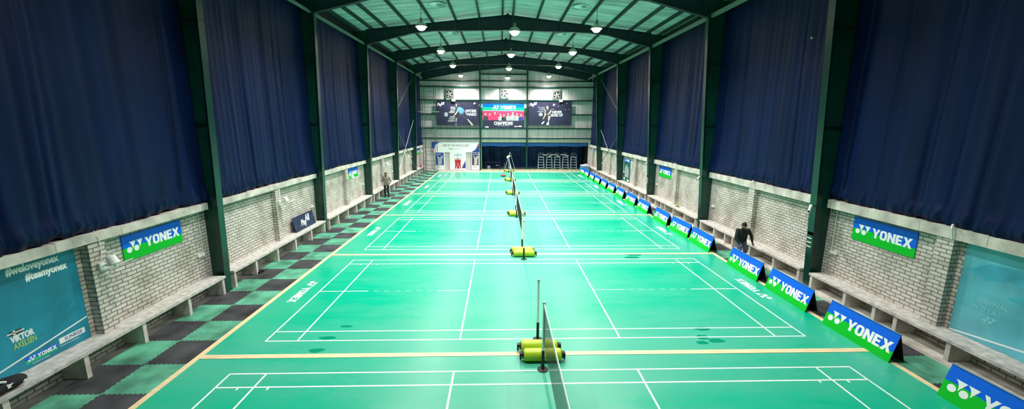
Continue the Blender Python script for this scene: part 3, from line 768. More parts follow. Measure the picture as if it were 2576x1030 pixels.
p = MB(); text(p, 'Presented Your Excellence', FR, .035, yy(2.98), .115, .01, w=.003); text(p, 'The Badminton Brand', FR, .035, yy(2.45), .055, .01, w=.003); p.build('small_print', M['white'], r)
# big pale teal poster, right
r = thing('wall_poster', (9.435, 3.6, .585), 'large pale teal poster with faint lettering, right wall above the bench', 'poster', rz=-PI/2)
p = MB(); p.poly(FR, [(0,0),(Wd,0),(Wd,2.08),(0,2.08)], -.01, 0); p.build('sheet', M['teal2'], r)
p = MB()
for q in ([(.1,1.5),(.5,1.35),(.9,1.5),(1.3,1.4),(1.2,1.8),(.5,1.75)], [(.9,1.15),(1.5,1.0),(1.9,1.2),(1.6,1.45)]): p.poly(FR, q, 0, .001)
p.build('cloud_print', M['cloud'], r)
line_of(r, 'teal3', 'NEHWAL', FR, .13, .42, .88, .02, w=.003); line_of(r, 'teal3', 'I N D I A', FR, .13, .30, .70, .02, w=.003)
p = MB()
for k_ in (0, 1):
    f2 = lambda a, b_, c=0, k_=k_: FR(.62+(a+k_)*.1, .52+b_*.1, c)
    p.poly(f2, [(.36*math.cos(2*PI*i/14), .36*math.sin(2*PI*i/14)) for i in range(14)], 0, .003); p.poly(f2, [(.02,1),(.97,1),(.47,0),(.38,.58)], 0, .003)
p.build('printed_mark', M['teal3'], r); p = MB()
for j in range(16): p.poly(FR, [(.06,.12+j*.035),(.9-.02*j,.12+j*.035),(.9-.02*j,.128+j*.035),(.06,.128+j*.035)], 0, .002)
p.build('printed_lines', M['teal3'], r)['kind'] = 'stuff'
p = MB(); p.poly(FR, [(0,0),(0,.03),(1.6,.26),(Wd,.55),(Wd,.5),(1.6,.22)], 0, .003); p.build('stripe', M['white'], r)
p = MB(); p.poly(FR, [(1.45,.32),(1.62,.44),(1.75,.3),(1.7,.02),(1.52,.04)], 0, .003); p.build('figure', M['purple'], r)
p = MB(); p.poly(FR, [(1.5,.6),(2.1,.5),(2.3,1.5),(1.8,1.9),(1.55,1.2)], 0, .002); p.build('figure', M['purple'], r)
# dark green poster on the fourth right bay
r = thing('wall_poster', (9.43, 29.5, .60), 'tall dark green poster of players, fourth bay of the right wall', 'poster', rz=-PI/2)
p = MB(); p.poly(FR, [(0,0),(1.75,0),(1.75,1.86),(0,1.86)], -.01, 0); p.build('sheet', M['dkgreenprint'], r)
p = MB(); p.poly(FR, [(.0,1.6),(1.75,1.6),(1.75,1.86),(0,1.86)], 0, .002); p.build('header', M['blue'], r)
p = MB(); yonex(p, FR, .14, .42, 1.68, w=.004); p.build('lettering', M['white'], r)
p = MB(); p.poly(FR, [(.15,.1),(.5,.1),(.5,.28),(.15,.28)], 0, .003); p.build('crest', M['white'], r)
p = MB(); p.poly(FR, [(1.1,.05),(1.6,.05),(1.6,.2),(1.1,.2)], 0, .003); p.build('crest', M['white'], r)
p = MB()
for cx, hh in ((.55,1.3),(.9,1.45),(1.25,1.2)):
    p = MB(); p.poly(FR, [(cx-.16,.35),(cx+.16,.35),(cx+.2,hh-.25),(cx+.07,hh-.15),(cx+.08,hh),(cx-.08,hh),(cx-.07,hh-.15),(cx-.2,hh-.25)], 0, .003); p.build('printed_figure', M['greyprint'], r)
# navy board leaning on the second left bench
r = thing('leaning_board', (-9.72, 12.35, .585), 'navy board with white script lettering leaning on the second left bench', 'board', rz=PI/2)
fr_ = frame((0,0,0), (1,0,0), (0,.14,.62))
p = MB(); p.poly(fr_, [(0,0),(1.9,0),(1.9,1),(0,1)], -.03, 0); p.build('panel', M['navy'], r)
p = MB(); fq = frame((0,0,0), (1,0,0), (0,.22,.97)); text(p, 'Play', fq, .36, .58, .17, .025, shear=.3, w=.004, sx=.85); text(p, 'All', fq, .42, 1.02, .28, .025, shear=.3, w=.004, sx=.85); p.build('lettering', M['white'], r)
p = MB()
for k in range(8):
    u = k*.065; p.bar(fq(.06+u,.22+.03*math.sin(k*.9),.003), fq(.125+u,.22+.03*math.sin((k+1)*.9),.003), .008, .003)
    u = 1.4+k*.06; p.bar(fq(u,.40+.04*math.sin(k*.9),.003), fq(u+.06,.40+.04*math.sin((k+1)*.9),.003), .008, .003)
p.build('wave_line', M['ltblue'], r)

# ------------------------------------------------------------------ fittings on the side walls
def wall_fan(y, lab, first):
    r = thing('wall_fan', (-9.76, y, 2.12), lab, 'fan', 'white wall fans')
    p = MB(); p.box(-.0,-.06,-.10,.05,.06,.06); p.tube((.04,0,-.02),(.24,0,.05),.018); p.build('bracket', M['wplastic'], r)
    p = MB(); ax = Vector((.45,0,-1)).normalized()
    c0 = Vector((.30,0,.08)); p.tube(c0-ax*.13, c0+ax*.05, .085, .10, n=16); p.tube(c0-ax*.15, c0-ax*.13, .05, .085, n=16); p.build('motor', M['wplastic'], r, False)
    a = ax.cross(Vector((0,1,0))).normalized(); c1 = c0+ax*.09
    for k in range(3):
        th = 2*PI*k/3+.5; d = a*math.cos(th)+Vector((0,1,0))*math.sin(th); e = ax.cross(d)
        p = MB(); vs = []
        for t, wd, tw in ((.05,.05,.03),(.14,.09,.035),(.24,.105,.03),(.31,.07,.02)):
            vs += [c1+d*t-e*wd*.5-ax*tw*.5, c1+d*t+e*wd*.5+ax*tw*.5]
        vs += [v+ax*.006 for v in vs]; n_ = 8
        fs = [(0,1,3,2),(2,3,5,4),(4,5,7,6)]; fs += [tuple(i+n_ for i in reversed(f)) for f in fs]; fs += [(0,2,10,8),(2,4,12,10),(4,6,14,12),(1,9,11,3),(3,11,13,5),(5,13,15,7),(6,7,15,14),(0,8,9,1)]
        p.add(vs, fs); p.build('blade', M['wplastic'], r)
    p = MB(); p.tube(c1-ax*.03, c1+ax*.03, .05, .035, n=14); p.build('hub', M['wplastic'], r)
    p = MB(); p.path([(.02,.0,.06),(.02,.06,.3),(.03,.04,.6),(.0,.0,.78)], .009); p.build('cable', M['wplastic'], r)
    return r
f0 = None
for k, y in enumerate([COLY[i]+3.8 for i in range(1, 6)]+[40.9]):
    lab = 'white wall fan on the left wall pilaster, %s' % (['nearest', 'second', 'third', 'fourth', 'fifth', 'farthest, by the end wall'][k])
    if f0 is None: f0 = wall_fan(y, lab, True)
    else:
        dup(f0, (-9.76 if k < 5 else -9.96, y, 2.12), label=lab)
j0 = {}
for s, nm in ((-1, 'left'), (1, 'right')):
    for i in range(1, 6):
        P = SIDE[s]; yj = COLY[i+1]-.42
        lab = 'white junction box with conduit beside a column, %s wall, %s bay' % (nm, ['', 'nearest', 'second', 'third', 'fourth', 'fifth'][i])
        if s not in j0:
            r = thing('junction_box', (P['panel'], yj, 1.32), lab, 'junction box', 'junction boxes beside the columns'); j0[s] = r
            p = MB(); x0, x1 = sorted((0, -s*.07)); p.box(x0, -.13, -.045, x1, .13, .045); p.build('box', M['wplastic'], r)
            p = MB(); p.tube((-s*.02,.12,.04), (-s*.02,.12,P['z0']-1.33), .013); p.build('conduit', M['wplastic'], r)
        else: dup(j0[s], (P['panel'], yj, 1.32), label=lab)
c0_ = None
for i, pos in ((2, 'nearest'), (3, 'second'), (4, 'third'), (5, 'farthest')):
    lab = 'white bullet security camera on a right column, %s' % pos
    if c0_ is None:
        c0_ = thing('security_camera', (8.80, COLY[i], 2.72), lab, 'security camera', 'cameras on the right columns')
        p = MB(); p.tube((.02,0,0), (-.02,0,0), .05, n=14); p.tube((-.02,0,0), (-.06,-.06,-.03), .02); p.build('bracket', M['wplastic'], c0_)
        p = MB(); p.tube((-.03,-.03,-.02), (-.2,-.2,-.12), .038, n=12); p.tube((-.19,-.19,-.115), (-.22,-.22,-.13), .044, n=12); p.build('body', M['wplastic'], c0_)
        p = MB(); p.tube((-.22,-.22,-.13), (-.224,-.224,-.132), .03, n=12); p.build('lens', M['black'], c0_)
    else: dup(c0_, (8.80, COLY[i], 2.72), label=lab)
for k, (y, s) in enumerate(((11.15, 1), (3.75, 1), (18.6, 1))):
    P = SIDE[s]; p = MB(); p.path([(9.2,y,3.0),(9.13,y-.03,3.04),(9.10,y-.06,2.95),(9.14,y-.07,2.72)], .022, 8)
    tag(p.build('conduit_elbow', M['wplastic']), 'white pipe elbow hooked over the right coping, %s' % ['second bay', 'nearest bay', 'third bay'][k], 'pipe', 'pipe elbows on the right coping')

# ------------------------------------------------------------------ end wall: columns, girts, banners, fans
YF = YB-.02
for x, nm in ((-3.24, 'left'), (2.0, 'right')):
    p = MB(); zt1 = roof_z(x)-.02
    p.box(x-.08, YF-.27, 0, x+.08, YF-.255, zt1).box(x-.08, YF-.05, 0, x+.08, YF-.035, zt1).box(x-.006, YF-.256, 0, x+.006, YF-.04, zt1)
    o = p.build('end_wall_column', M['steel']); tag(o, 'slim green steel column on the end wall, %s of the two' % nm, 'column', 'end wall columns')
bays = ((-9.95, -3.33, 'left'), (-3.15, 1.91, 'middle'), (2.09, 9.4, 'right'))
for z, nz_ in ((10.55,'topmost'),(9.85,'second from the top'),(9.2,'third from the top'),(7.78,'above the banners'),(6.25,'behind the banners'),(4.72,'below the banners'),(3.62,'lowest')):
    for a, c_, nb in bays:
        if z > 10 and nb != 'middle': continue
        p = MB().box(a, YF-.20, z-.03, c_, YF-.19, z+.09).box(a, YF-.20, z+.08, c_, YF, z+.09).box(a, YF-.2, z-.03, c_, YF-.16, z-.022)
        o = p.build('wall_girt', M['steel']); tag(o, 'green horizontal girt on the %s end wall bay, %s' % (nb, nz_), 'girt', 'end wall girts')

def banner(name, x0, x1, z0, z1, lab):
    r = thing(name, (x0, YF-.225, z0), lab, 'banner')
    return r, x1-x0, z1-z0
def man_fig(p, u, v, h, pose=0, f=FR):
    """simple printed figure silhouette"""
    p.poly(f, [(u+.07*h*math.cos(2*PI*i/10), v+h*.92+.085*h*math.sin(2*PI*i/10)) for i in range(10)], 0, .003)
# left banner
r, w_, h_ = banner('hall_banner', -8.12, -3.38, 5.08, 7.6, 'dark banner reading WORK HARD with a lunging player, left on end wall')
p = MB(); p.poly(FR, [(0,0),(w_,0),(w_,h_),(0,h_)], -.02, 0); p.build('sheet', M['darkban'], r)
sx, sz = w_/1265., h_/640.
T = lambda q: [((a-140)*sx, h_-(b_-225)*sz) for a, b_ in q]
p = MB(); p.poly(FR, T([(790,365),(850,360),(930,400),(985,470),(960,500),(930,470),(960,545),(900,540),(860,570),(835,530),(790,480),(745,470),(760,400)]), 0, .003); p.build('shirt', M['ltblue'], r)
for q in ([(725,290),(745,275),(760,310),(745,370),(728,365)], [(755,470),(790,490),(710,590),(640,598),(690,560),(720,520)], [(725,665),(755,665),(735,780),(710,780)], [(705,825),(735,825),(735,862),(705,862)],
          [(1045,685),(1075,690),(1150,760),(1200,810),(1240,862),(1180,870),(1150,820),(1120,790)], [(985,470),(1010,480),(1050,560),(1030,570)]): p = MB(); p.poly(FR, T(q), 0, .0035); p.build('printed_limb', M['skinprint'], r)
p = MB(); p.poly(FR, T([(745,262),(790,252),(840,275),(850,320),(820,330),(760,300)]), 0, .004); p.poly(FR, T([(830,560),(960,560),(1020,640),(1030,720),(1000,700),(900,620),(800,640),(760,700),(750,640)]), 0, .003); p.build('hair_and_shorts', M['darkprint'], r)
p = MB(); p.poly(FR, T([(435+58*math.cos(t*PI/8), 570+65*math.sin(t*PI/8)) for t in range(16)]), 0, .003); p.bar(FR(*T([(490,560)])[0],.003), FR(*T([(640,590)])[0],.003), .02, .003); p.bar(FR(*T([(390,545)])[0],.003), FR(*T([(260,505)])[0],.003), .02, .003); p.build('racket', M['greyprint'], r)
p = MB(); text(p, 'Play', FR, .42, .12, h_-.42, .03, shear=.3, w=.004, sx=.8); text(p, 'All', FR, .42, .52, h_-.30, .03, shear=.3, w=.004, sx=.8); p.build('script_lettering', M['white'], r)
line_of(r, 'white', 'WORK', FR, .42, 3.28, 1.42, .03, w=.004, sx=.92); line_of(r, 'white', 'HARD', FR, .42, 3.42, 1.05, .03, w=.004, sx=.92)
for t_, u_, v_ in (('HARD',565,388),('WORK',565,436),('BEATS',560,490),('TALENT',510,530),('WHEN',545,650),('TALENT',510,705),("DOESN'T",482,765)):
    line_of(r, 'white', t_, FR, .19, *T([(u_,v_)])[0], .02, w=.004)
p = MB(); p.ball((4.28,-.06,2.36), .11, 10, 6, sc=(1,.2,1)); p.build('printed_light', M['white'], r)
# middle banner
r, w_, h_ = banner('hall_banner', -2.97, 1.66, 4.72, 7.42, 'middle banner reading CHAMPIONS below a blue and green header')
p = MB(); p.poly(FR, [(0,0),(w_,0),(w_,h_*.36),(0,h_*.36)], -.02, 0); p.build('sheet', M['darkban'], r)
p = MB(); p.poly(FR, [(0,h_*.36),(w_,h_*.36),(w_,h_*.72),(0,h_*.72)], -.02, 0); p.build('sheet', M['pink'], r)['label'] = 'crimson middle of the banner'
p = MB(); p.poly(FR, [(0,h_*.86),(w_,h_*.86),(w_,h_),(0,h_)], -.02, 0, 0); p.poly(FR, [(0,h_*.735),(w_,h_*.735),(w_,h_*.86),(0,h_*.86)], -.02, 0, 1); p.poly(FR, [(0,h_*.72),(w_,h_*.72),(w_,h_*.735),(0,h_*.735)], -.02, 0, 2); p.build('header', [M['blue'], M['bgreen'], M['white']], r)
p = MB(); yonex(p, FR, .32, 1.2, h_*.815, w=.004); p.build('lettering', M['white'], r)
line_of(r, 'white', 'CHAMPIONS', FR, .50, w_*.5, .42, .04, 'CENTER', w=.007, sx=.74); line_of(r, 'white', 'Thank you for being  Our Champions', FR, .09, w_*.5, .30, .01, 'CENTER', w=.004)
p = MB()
p.poly(FR, [(.28,.1),(.42,.1),(.42,.25),(.28,.25)], 0, .004); p.poly(FR, [(.47,.1),(.65,.1),(.65,.25),(.47,.25)], 0, .004)
p.build('crest', M['white'], r)
p = MB(); p.poly(FR, [(w_-1.1,.2),(w_-.72,.2),(w_-.72,.3),(w_-1.1,.3)], 0, .004); p.poly(FR, [(w_-.65,.2),(w_-.25,.2),(w_-.25,.33),(w_-.65,.33)], 0, .004); p.build('crest', M['white'], r)
hx = [(.33,1.62),(.80,1.58),(1.38,1.72),(2.0,1.55),(2.38,1.50),(2.85,1.62),(3.36,1.75),(3.83,1.62),(4.28,1.52)]
tops = ['darkprint','pink','pink','lime','darkprint','white','white','white','royal']
for k, (u, v) in enumerate(hx):
    p = MB(); p.poly(FR, [(u+.085*math.cos(t*PI/5), v+.14*math.sin(t*PI/5)) for t in range(10)], 0, .004)
    p.poly(FR, [(u-.05,v-.2),(u+.05,v-.2),(u+.04,v-.08),(u-.04,v-.08)], 0, .004); p.build('printed_face', M['skinprint'], r)
    p = MB(); lo = .92 if tops[k] in ('darkprint','pink') else .88
    p.poly(FR, [(u-.24,lo),(u+.24,lo),(u+.26,v-.34),(u+.1,v-.2),(u-.1,v-.2),(u-.26,v-.34)], 0, .0035); p.build('printed_shirt', M['greyprint' if tops[k] in ('lime','white') else tops[k]], r)
    p = MB(); p.poly(FR, [(u-.09,v+.02),(u-.08,v+.15),(u+.08,v+.16),(u+.09,v+.03),(u+.03,v+.08),(u-.04,v+.09)], 0, .0045); p.build('printed_hair', M['darkprint'], r)
# right banner
r, w_, h_ = banner('hall_banner', 2.14, 6.98, 5.12, 7.66, 'dark banner reading NEVER GIVES UP with a standing player, right on end wall')
p = MB(); p.poly(FR, [(0,0),(w_,0),(w_,h_),(0,h_)], -.02, 0); p.build('sheet', M['darkban'], r)
sx, sz = w_/1265., h_/645.
T = lambda q: [((a-65)*sx, h_-(b_-205)*sz) for a, b_ in q]
p = MB(); text(p, 'Play', FR, .42, .10, h_-.44, .03, shear=.3, w=.004, sx=.8); text(p, 'All', FR, .42, .50, h_-.32, .03, shear=.3, w=.004, sx=.8); p.build('script_lettering', M['white'], r)
line_of(r, 'white', 'NEVER', FR, .40, *T([(755,518)])[0], .03, w=.004, sx=.92); line_of(r, 'white', 'GIVES UP', FR, .40, *T([(708,604)])[0], .03, w=.004, sx=.86); line_of(r, 'greyprint', 'WHO', FR, .14, *T([(725,415)])[0], .02, w=.004)
p = MB(); p.poly(FR, T([(780,260),(810,250),(845,285),(780,318)]), 0, .004); p.build('printed_shuttle', M['white'], r)
for t_, u_, v_ in (("IT'S HARD",340,378),('TO BEAT',370,430),('A PERSON',312,488)): line_of(r, 'greyprint', t_, FR, .19, *T([(u_,v_)])[0], .02, w=.004, sx=.9)
for u_, v_ in ((935,322),(1050,282),(1180,238),(1235,405),(1140,418)):
    p = MB(); p.poly(FR, T([(u_-14,v_-8),(u_+14,v_-8),(u_+8,v_+12),(u_-8,v_+12)]), 0, .004); p.build('printed_speck', M['greyprint'], r)
for q in ([(580,330),(625,310),(650,350),(645,400),(610,410),(590,370)], [(715,415),(740,450),(700,520),(640,560),(610,545),(660,510),(690,470)], [(645,590),(705,590),(705,640),(680,720),(650,740),(640,690)], [(545,400),(570,420),(560,520),(590,545),(570,570),(530,640),(490,700),(485,670),(530,580)]): p = MB(); p.poly(FR, T(q), 0, .004); p.build('printed_limb', M['skinprint'], r)
p = MB(); p.poly(FR, T([(590,400),(680,410),(700,450),(650,500),(610,540),(580,520)]), 0, .003); p.poly(FR, T([(590,545),(700,560),(700,590),(640,600),(580,640),(540,740),(500,740),(540,640)]), 0, .003); p.build('clothing', M['darkprint'], r)
p = MB(); p.poly(FR, T([(445,800),(510,740),(545,750),(500,810),(460,825)]), 0, .004); p.poly(FR, T([(595,820),(640,745),(670,750),(672,845),(600,845)]), 0, .004); p.build('shoes', M['white'], r)
p = MB(); p.poly(FR, T([(425+60*math.cos(t*PI/8), 550+50*math.sin(t*PI/8)) for t in range(16)]), 0, .004); p.build('racket', M['greyprint'], r)

# arch banner low on the left of the end wall, three posters under it
r = thing('arch_banner', (-8.72, YF-.10, 2.05), "white arch banner reading USED BY THE WORLD'S BEST, foot of the end wall", 'banner')
w_ = 5.3
p = MB(); p.poly(FR, [(0,0),(w_,0),(w_,1.15),(0,1.15)], -.02, 0); p.build('sheet', M['white'], r)
p = MB(); p.poly(FR, [(0,.35),(.22,.45),(.42,.85),(.9,1.15),(0,1.15)], 0, .003); p.poly(FR, [(w_,.0),(w_-.9,.0),(w_-.5,.25),(w_-.2,.55),(w_,.8)], 0, .003); p.build('swoosh', M['royal'], r)
p = MB(); p.poly(FR, [(0,.2),(.12,.3),(.3,.62),(.26,.35),(.1,.05),(0,.0)], 0, .004); p.poly(FR, [(w_-.3,.5),(w_-.05,1.0),(w_,1.0),(w_,.85),(w_-.2,.5)], 0, .004); p.build('swoosh', M['red'], r)
p = MB(); text(p, "USED BY THE WORLD'S BEST", FR, .34, w_*.5+.05, .66, .005, 'CENTER', w=.004, sx=.68); p.build('lettering', M['darkprint'], r)
p = MB(); text(p, 'YONEX', FR, .12, 1.95, .36, .01, w=.004); text(p, 'Badminton racket', FR, .11, 2.6, .36, .0, w=.004)
for a, b_ in (((1.85,.31),(2.42,.31)),((1.85,.50),(2.42,.50)),((1.85,.31),(1.85,.50)),((2.42,.31),(2.42,.50))): p.bar(FR(*a,.003), FR(*b_,.003), .015, .003)
p.build('small_print', M['darkprint'], r)
def small_poster(x, w_, lab, kind):
    r = thing('floor_poster', (x, YF-.13, .04), lab, 'poster'); h = 2.0
    p = MB(); p.poly(FR, [(0,0),(w_,0),(w_,h),(0,h)], -.02, 0); p.build('sheet', M['white'], r)
    if kind != 'mid':
        m_ = M['royal'] if kind == 'left' else M['purple']
        p = MB(); p.poly(FR, [(.06,.55),(w_-.12,.55),(w_-.12,h-.03),(.06,h-.03)], 0, .003); p.build('picture', m_, r)
        p = MB()
        for q in ([(.3,.6),(.7,.6),(.72,1.2),(.85,1.5),(.7,1.7),(.5,1.35),(.35,1.6),(.2,1.7),(.35,1.2)],): p.poly(FR, [(a*w_/1.0, b_) for a, b_ in q], 0, .005)
        p.build('figure', M['greyprint'] if kind == 'left' else M['skinprint'], r)
        p = MB(); text(p, 'YONEX', FR, .14, .1, .3, .01, w=.004); p.build('small_print', M['darkprint'], r)
        p = MB(); text(p, 'CHAMPIONS', FR, .14, .12, h-.25, .01, w=.006, sx=.75); p.build('lettering', M['white'], r)
    else:
        p = MB(); text(p, 'World', FR, .14, w_/2, h-.16, .01, 'CENTER', w=.004); text(p, 'CHAMPIONS', FR, .26, w_/2, h-.40, .015, 'CENTER', w=.004, sx=.6); p.build('lettering', M['ltblue'], r)
        for cx in (.75, 1.08):
            p = MB(); p.poly(FR, [(cx-.17,.15),(cx-.04,.15),(cx,.55),(cx+.06,.15),(cx+.18,.15),(cx+.14,.7),(cx+.2,1.05),(cx+.1,1.2),(cx-.1,1.2),(cx-.2,1.05),(cx-.14,.7)], 0, .004); p.build('printed_body', M['red'], r)
            p = MB(); p.poly(FR, [(cx+.07*math.cos(t*PI/5), 1.3+.09*math.sin(t*PI/5)) for t in range(10)], 0, .005)
            for sg in (-1, 1): p.poly(FR, [(cx+sg*.15,1.1),(cx+sg*.28,1.5),(cx+sg*.23,1.52),(cx+sg*.09,1.2)], 0, .005)
            p.build('printed_limbs', M['skinprint'], r)
        p = MB(); p.poly(FR, [(w_-.5,.2),(w_-.05,.2),(w_-.05,1.0),(w_-.25,.75)], 0, .003); p.build('swoosh', M['royal'], r)
        p = MB(); p.poly(FR, [(w_-.15,.85),(w_-.05,1.2),(w_-.05,1.0)], 0, .004); p.build('swoosh', M['red'], r)
small_poster(-8.45, 1.15, 'white floor poster with blue player picture, leftmost under the arch banner', 'left')
small_poster(-6.75, 1.85, 'white floor poster of two red champions, middle under the arch banner', 'mid')
small_poster(-4.28, .92, 'white floor poster with purple picture, rightmost under the arch banner', 'right')

e0 = None
for x, z, nm in ((-6.63, 8.45, 'left'), (-.58, 8.55, 'middle'), (5.3, 8.40, 'right')):
    lab = 'square exhaust fan high on the end wall, above the %s banner' % nm
    if e0 is None:
        e0 = thing('exhaust_fan', (x, YF-.02, z), lab, 'exhaust fan', 'end wall exhaust fans')
        p = MB(); n_ = 24; R_ = .36; q = []
        outer = []
        for i in range(n_):
            a = 2*PI*i/n_; c_, s_ = math.cos(a), math.sin(a); k_ = .46/max(abs(c_), abs(s_)); outer.append((c_*k_*.95, s_*k_*1.12))
        inner = [(R_*math.cos(2*PI*i/n_), R_*math.sin(2*PI*i/n_)) for i in range(n_)]
        p.ring(FR, outer, inner, 0, .12); p.build('frame', M['scaf'], e0)
        p = MB(); p.poly(FR, inner, 0, .01); p.build('back_plate', M['dark'], e0)
        for k in range(5):
            a = 2*PI*k/5+.3; d = (math.cos(a), math.sin(a)); e_ = (-d[1], d[0])
            pts = [(d[0]*.06-e_[0]*.03, d[1]*.06-e_[1]*.03), (d[0]*.32-e_[0]*.02, d[1]*.32-e_[1]*.02), (d[0]*.30+e_[0]*.17, d[1]*.30+e_[1]*.17), (d[0]*.08+e_[0]*.05, d[1]*.08+e_[1]*.05)]
            p = MB(); p.poly(FR, pts, .06, .07); p.build('blade', M['fanmetal'], e0)
        p = MB(); p.tube(FR(0,0,.03), FR(0,0,.12), .07, n=12); p.build('hub', M['fanmetal'], e0)
        for sx_ in (-.46, .46):
            p = MB(); p.box(sx_-.02,-.06,-.62,sx_+.02,-.03,.70); p.build('mounting_strap', M['scaf'], e0)
    else: dup(e0, (x, YF-.02, z), label=lab)
for x, nm in ((-6.15, 'left'), (5.72, 'right')):
    r = thing('flood_light', (x, YF-.31, 7.80), 'small white box light on the top edge of the %s banner' % nm, 'light fitting', 'small box lights above the banners')
    p = MB().box(-.19,-.06,-.14,.19,.06,.12); p.build('body', M['wplastic'], r)
    p = MB().box(-.02,.06,-.02,.02,.12,.16); p.build('arm', M['scaf'], r)

# ------------------------------------------------------------------ recess contents
p = MB()
for i in range(60):
    x0, x1 = -3.1+12.1*i/60, -3.1+12.1*(i+1)/60; f = lambda x: 45.6+.05*math.sin(x*5)+.03*math.sin(x*13)
    p.add([(x0,f(x0),.05),(x1,f(x1),.05),(x1,f(x1),2.95),(x0,f(x0),2.95)], [(0,1,2,3)])
o = p.build('tarpaulin', M['tarp'], smooth=True); tag(o, 'dark blue tarpaulin hanging at the back of the end wall recess', 'tarpaulin')
p = MB()
for i in range(40):
    x0, x1 = -3.1+12.1*i/40, -3.1+12.1*(i+1)/40; f = lambda x: 2.74+.03*math.sin(x*2.3)
    p.add([(x0,YB+.15,f(x0)),(x1,YB+.15,f(x1)),(x1,YB+.13,3.2),(x0,YB+.13,3.2)], [(0,1,2,3)])
o = p.build('valance', M['tarp2'], smooth=True); tag(o, 'brighter blue valance across the top of the end wall recess', 'valance')
# umpire chairs
u0 = None
for k, x in enumerate((3.72, 4.67, 5.61, 6.55, 7.5)):
    lab = "pale tubular umpire's high chair in the recess, %s of the five" % ['leftmost', 'second from left', 'middle', 'second from right', 'rightmost']  [k]
    if u0 is None:
        u0 = thing('umpire_chair', (x, 42.55, 0), lab, "umpire's chair", "umpire's chairs in the recess")
        for sg in (-1, 1):
            p = MB(); p.bar((sg*.345,-.12,0), (sg*.29,.12,1.5), .05, .04); p.build('front_leg', M['chair'], u0)
            p = MB(); p.bar((sg*.345,.80,0), (sg*.27,.50,1.48), .025, .025); p.build('rear_leg', M['chair'], u0)
            p = MB(); p.path([(sg*.30,.12,1.5),(sg*.32,.10,1.74),(sg*.32,.42,1.74)], .02); p.build('armrest', M['chair'], u0)
        for j in range(4):
            z = .3+.3*j; t = z/1.5; xx = .345-.075*t; yy_ = -.12+.24*t
            p = MB(); p.box(-xx, yy_-.04, z-.02, xx, yy_+.03, z+.02); p.build('step', M['chair'], u0)
        p = MB(); p.box(-.29,.06,1.45,.29,.50,1.53); p.build('seat', M['chair'], u0)
        p = MB(); p.bar((0,.50,1.68), (0,.54,1.98), .54, .03, up=(0,1,0)); p.build('backrest', M['dim'], u0)
        p = MB(); p.box(-.02,.5,1.5,.02,.53,1.72); p.build('back_support', M['chair'], u0)
    else: dup(u0, (x, 42.55, 0), label=lab)
def sash(pts, lab):
    p = MB(); 
    for a, c_ in zip(pts, pts[1:]): p.bar(a, c_, .05, .07)
    tag(p.build('towel', M['plank']), lab, 'towel', 'pale cloths draped between the umpire chairs')
sash([(3.95,42.6,1.83),(4.1,42.55,1.74),(4.25,42.5,1.76),(4.4,42.5,1.80),(4.48,42.5,1.74)], 'pale cloth between the first and second umpire chairs')
sash([(4.62,42.38,1.60),(4.85,42.38,1.76),(5.0,42.45,1.83),(5.15,42.5,1.78),(5.3,42.5,1.79)], 'pale cloth over the second umpire chair arm')
sash([(5.36,42.5,1.80),(5.55,42.42,1.72),(5.75,42.38,1.60)], 'pale cloth over the middle umpire chair')
sash([(5.95,42.42,1.80),(6.3,42.42,1.80),(6.5,42.40,1.74),(6.7,42.38,1.66),(6.85,42.38,1.64)], 'pale cloth stretched to the second umpire chair from the right')
# furniture in the dark part of the recess
r = thing('table', (-1.9, 44.2, 0), 'dim dark table at the left of the end wall recess', 'table')
MB().box(-.9,-.4,.72,.9,.4,.76).build('top', M['dim'], r)
for a in (-.85, .85):
    for c_ in (-.35, .35): MB().box(a-.025,c_-.025,0,a+.025,c_+.025,.72).build('leg', M['dim'], r)
p = MB().lathe([(.001,0),(.16,0),(.2,.42),(.21,.42),(.17,-.01)], (-2.35,43.2,.0)); tag(p.build('bin', M['greyprint']), 'grey bin on the floor at the left of the recess', 'bin')
r = thing('stool', (-1.35, 43.3, 0), 'small pale round stool in the dark recess', 'stool')
MB().lathe([(.001,.5),(.22,.5),(.22,.46),(.001,.46)], n=16).build('seat', M['greyprint'], r)
for k in range(3): MB().tube((.05*math.cos(k*2.1),.05*math.sin(k*2.1),.46), (.2*math.cos(k*2.1),.2*math.sin(k*2.1),0), .015).build('leg', M['dim'], r)
r = thing('step_ladder', (.08, 41.45, 0), 'aluminium A-frame stepladder standing open before the end wall', 'ladder')
for sg in (-1, 1):
    for dy in (-.22, .22):
        MB().bar((sg*.62,dy,0), (sg*.02,dy*.6,2.1), .045, .03).build('rail', M['alu'], r)
    for j in range(6):
        t = .12+.14*j; xx = sg*(.62-.6*t); MB().bar((xx,-.22+.09*t,2.1*t), (xx,.22-.09*t,2.1*t), .05, .02).build('rung', M['alu'], r)
MB().box(-.08,-.15,2.08,.08,.15,2.13).build('top_cap', M['royal'], r)
p = MB(); p.ball((-.12,41.3,1.62), .15, 12, 8, sc=(1.1,.7,.8)); p.ball((.0,41.28,1.68), .12, 12, 8); p.ball((-.22,41.3,1.52), .09, 10, 6)
tag(p.build('crumpled_cloth', M['wplastic'], smooth=True), 'crumpled white cloth hanging on the stepladder', 'cloth')
r = thing('floor_mop', (-.70, 36.3, 0), 'floor mop with a red head left of the fifth net', 'mop')
MB().ball((0,0,.12), .3, 14, 8, sc=(1.05,.45,.38)).build('mop_head', M['redplastic'], r, True)
MB().tube((.05,0,.15), (.12,.5,1.35), .018).build('handle', M['scaf'], r)
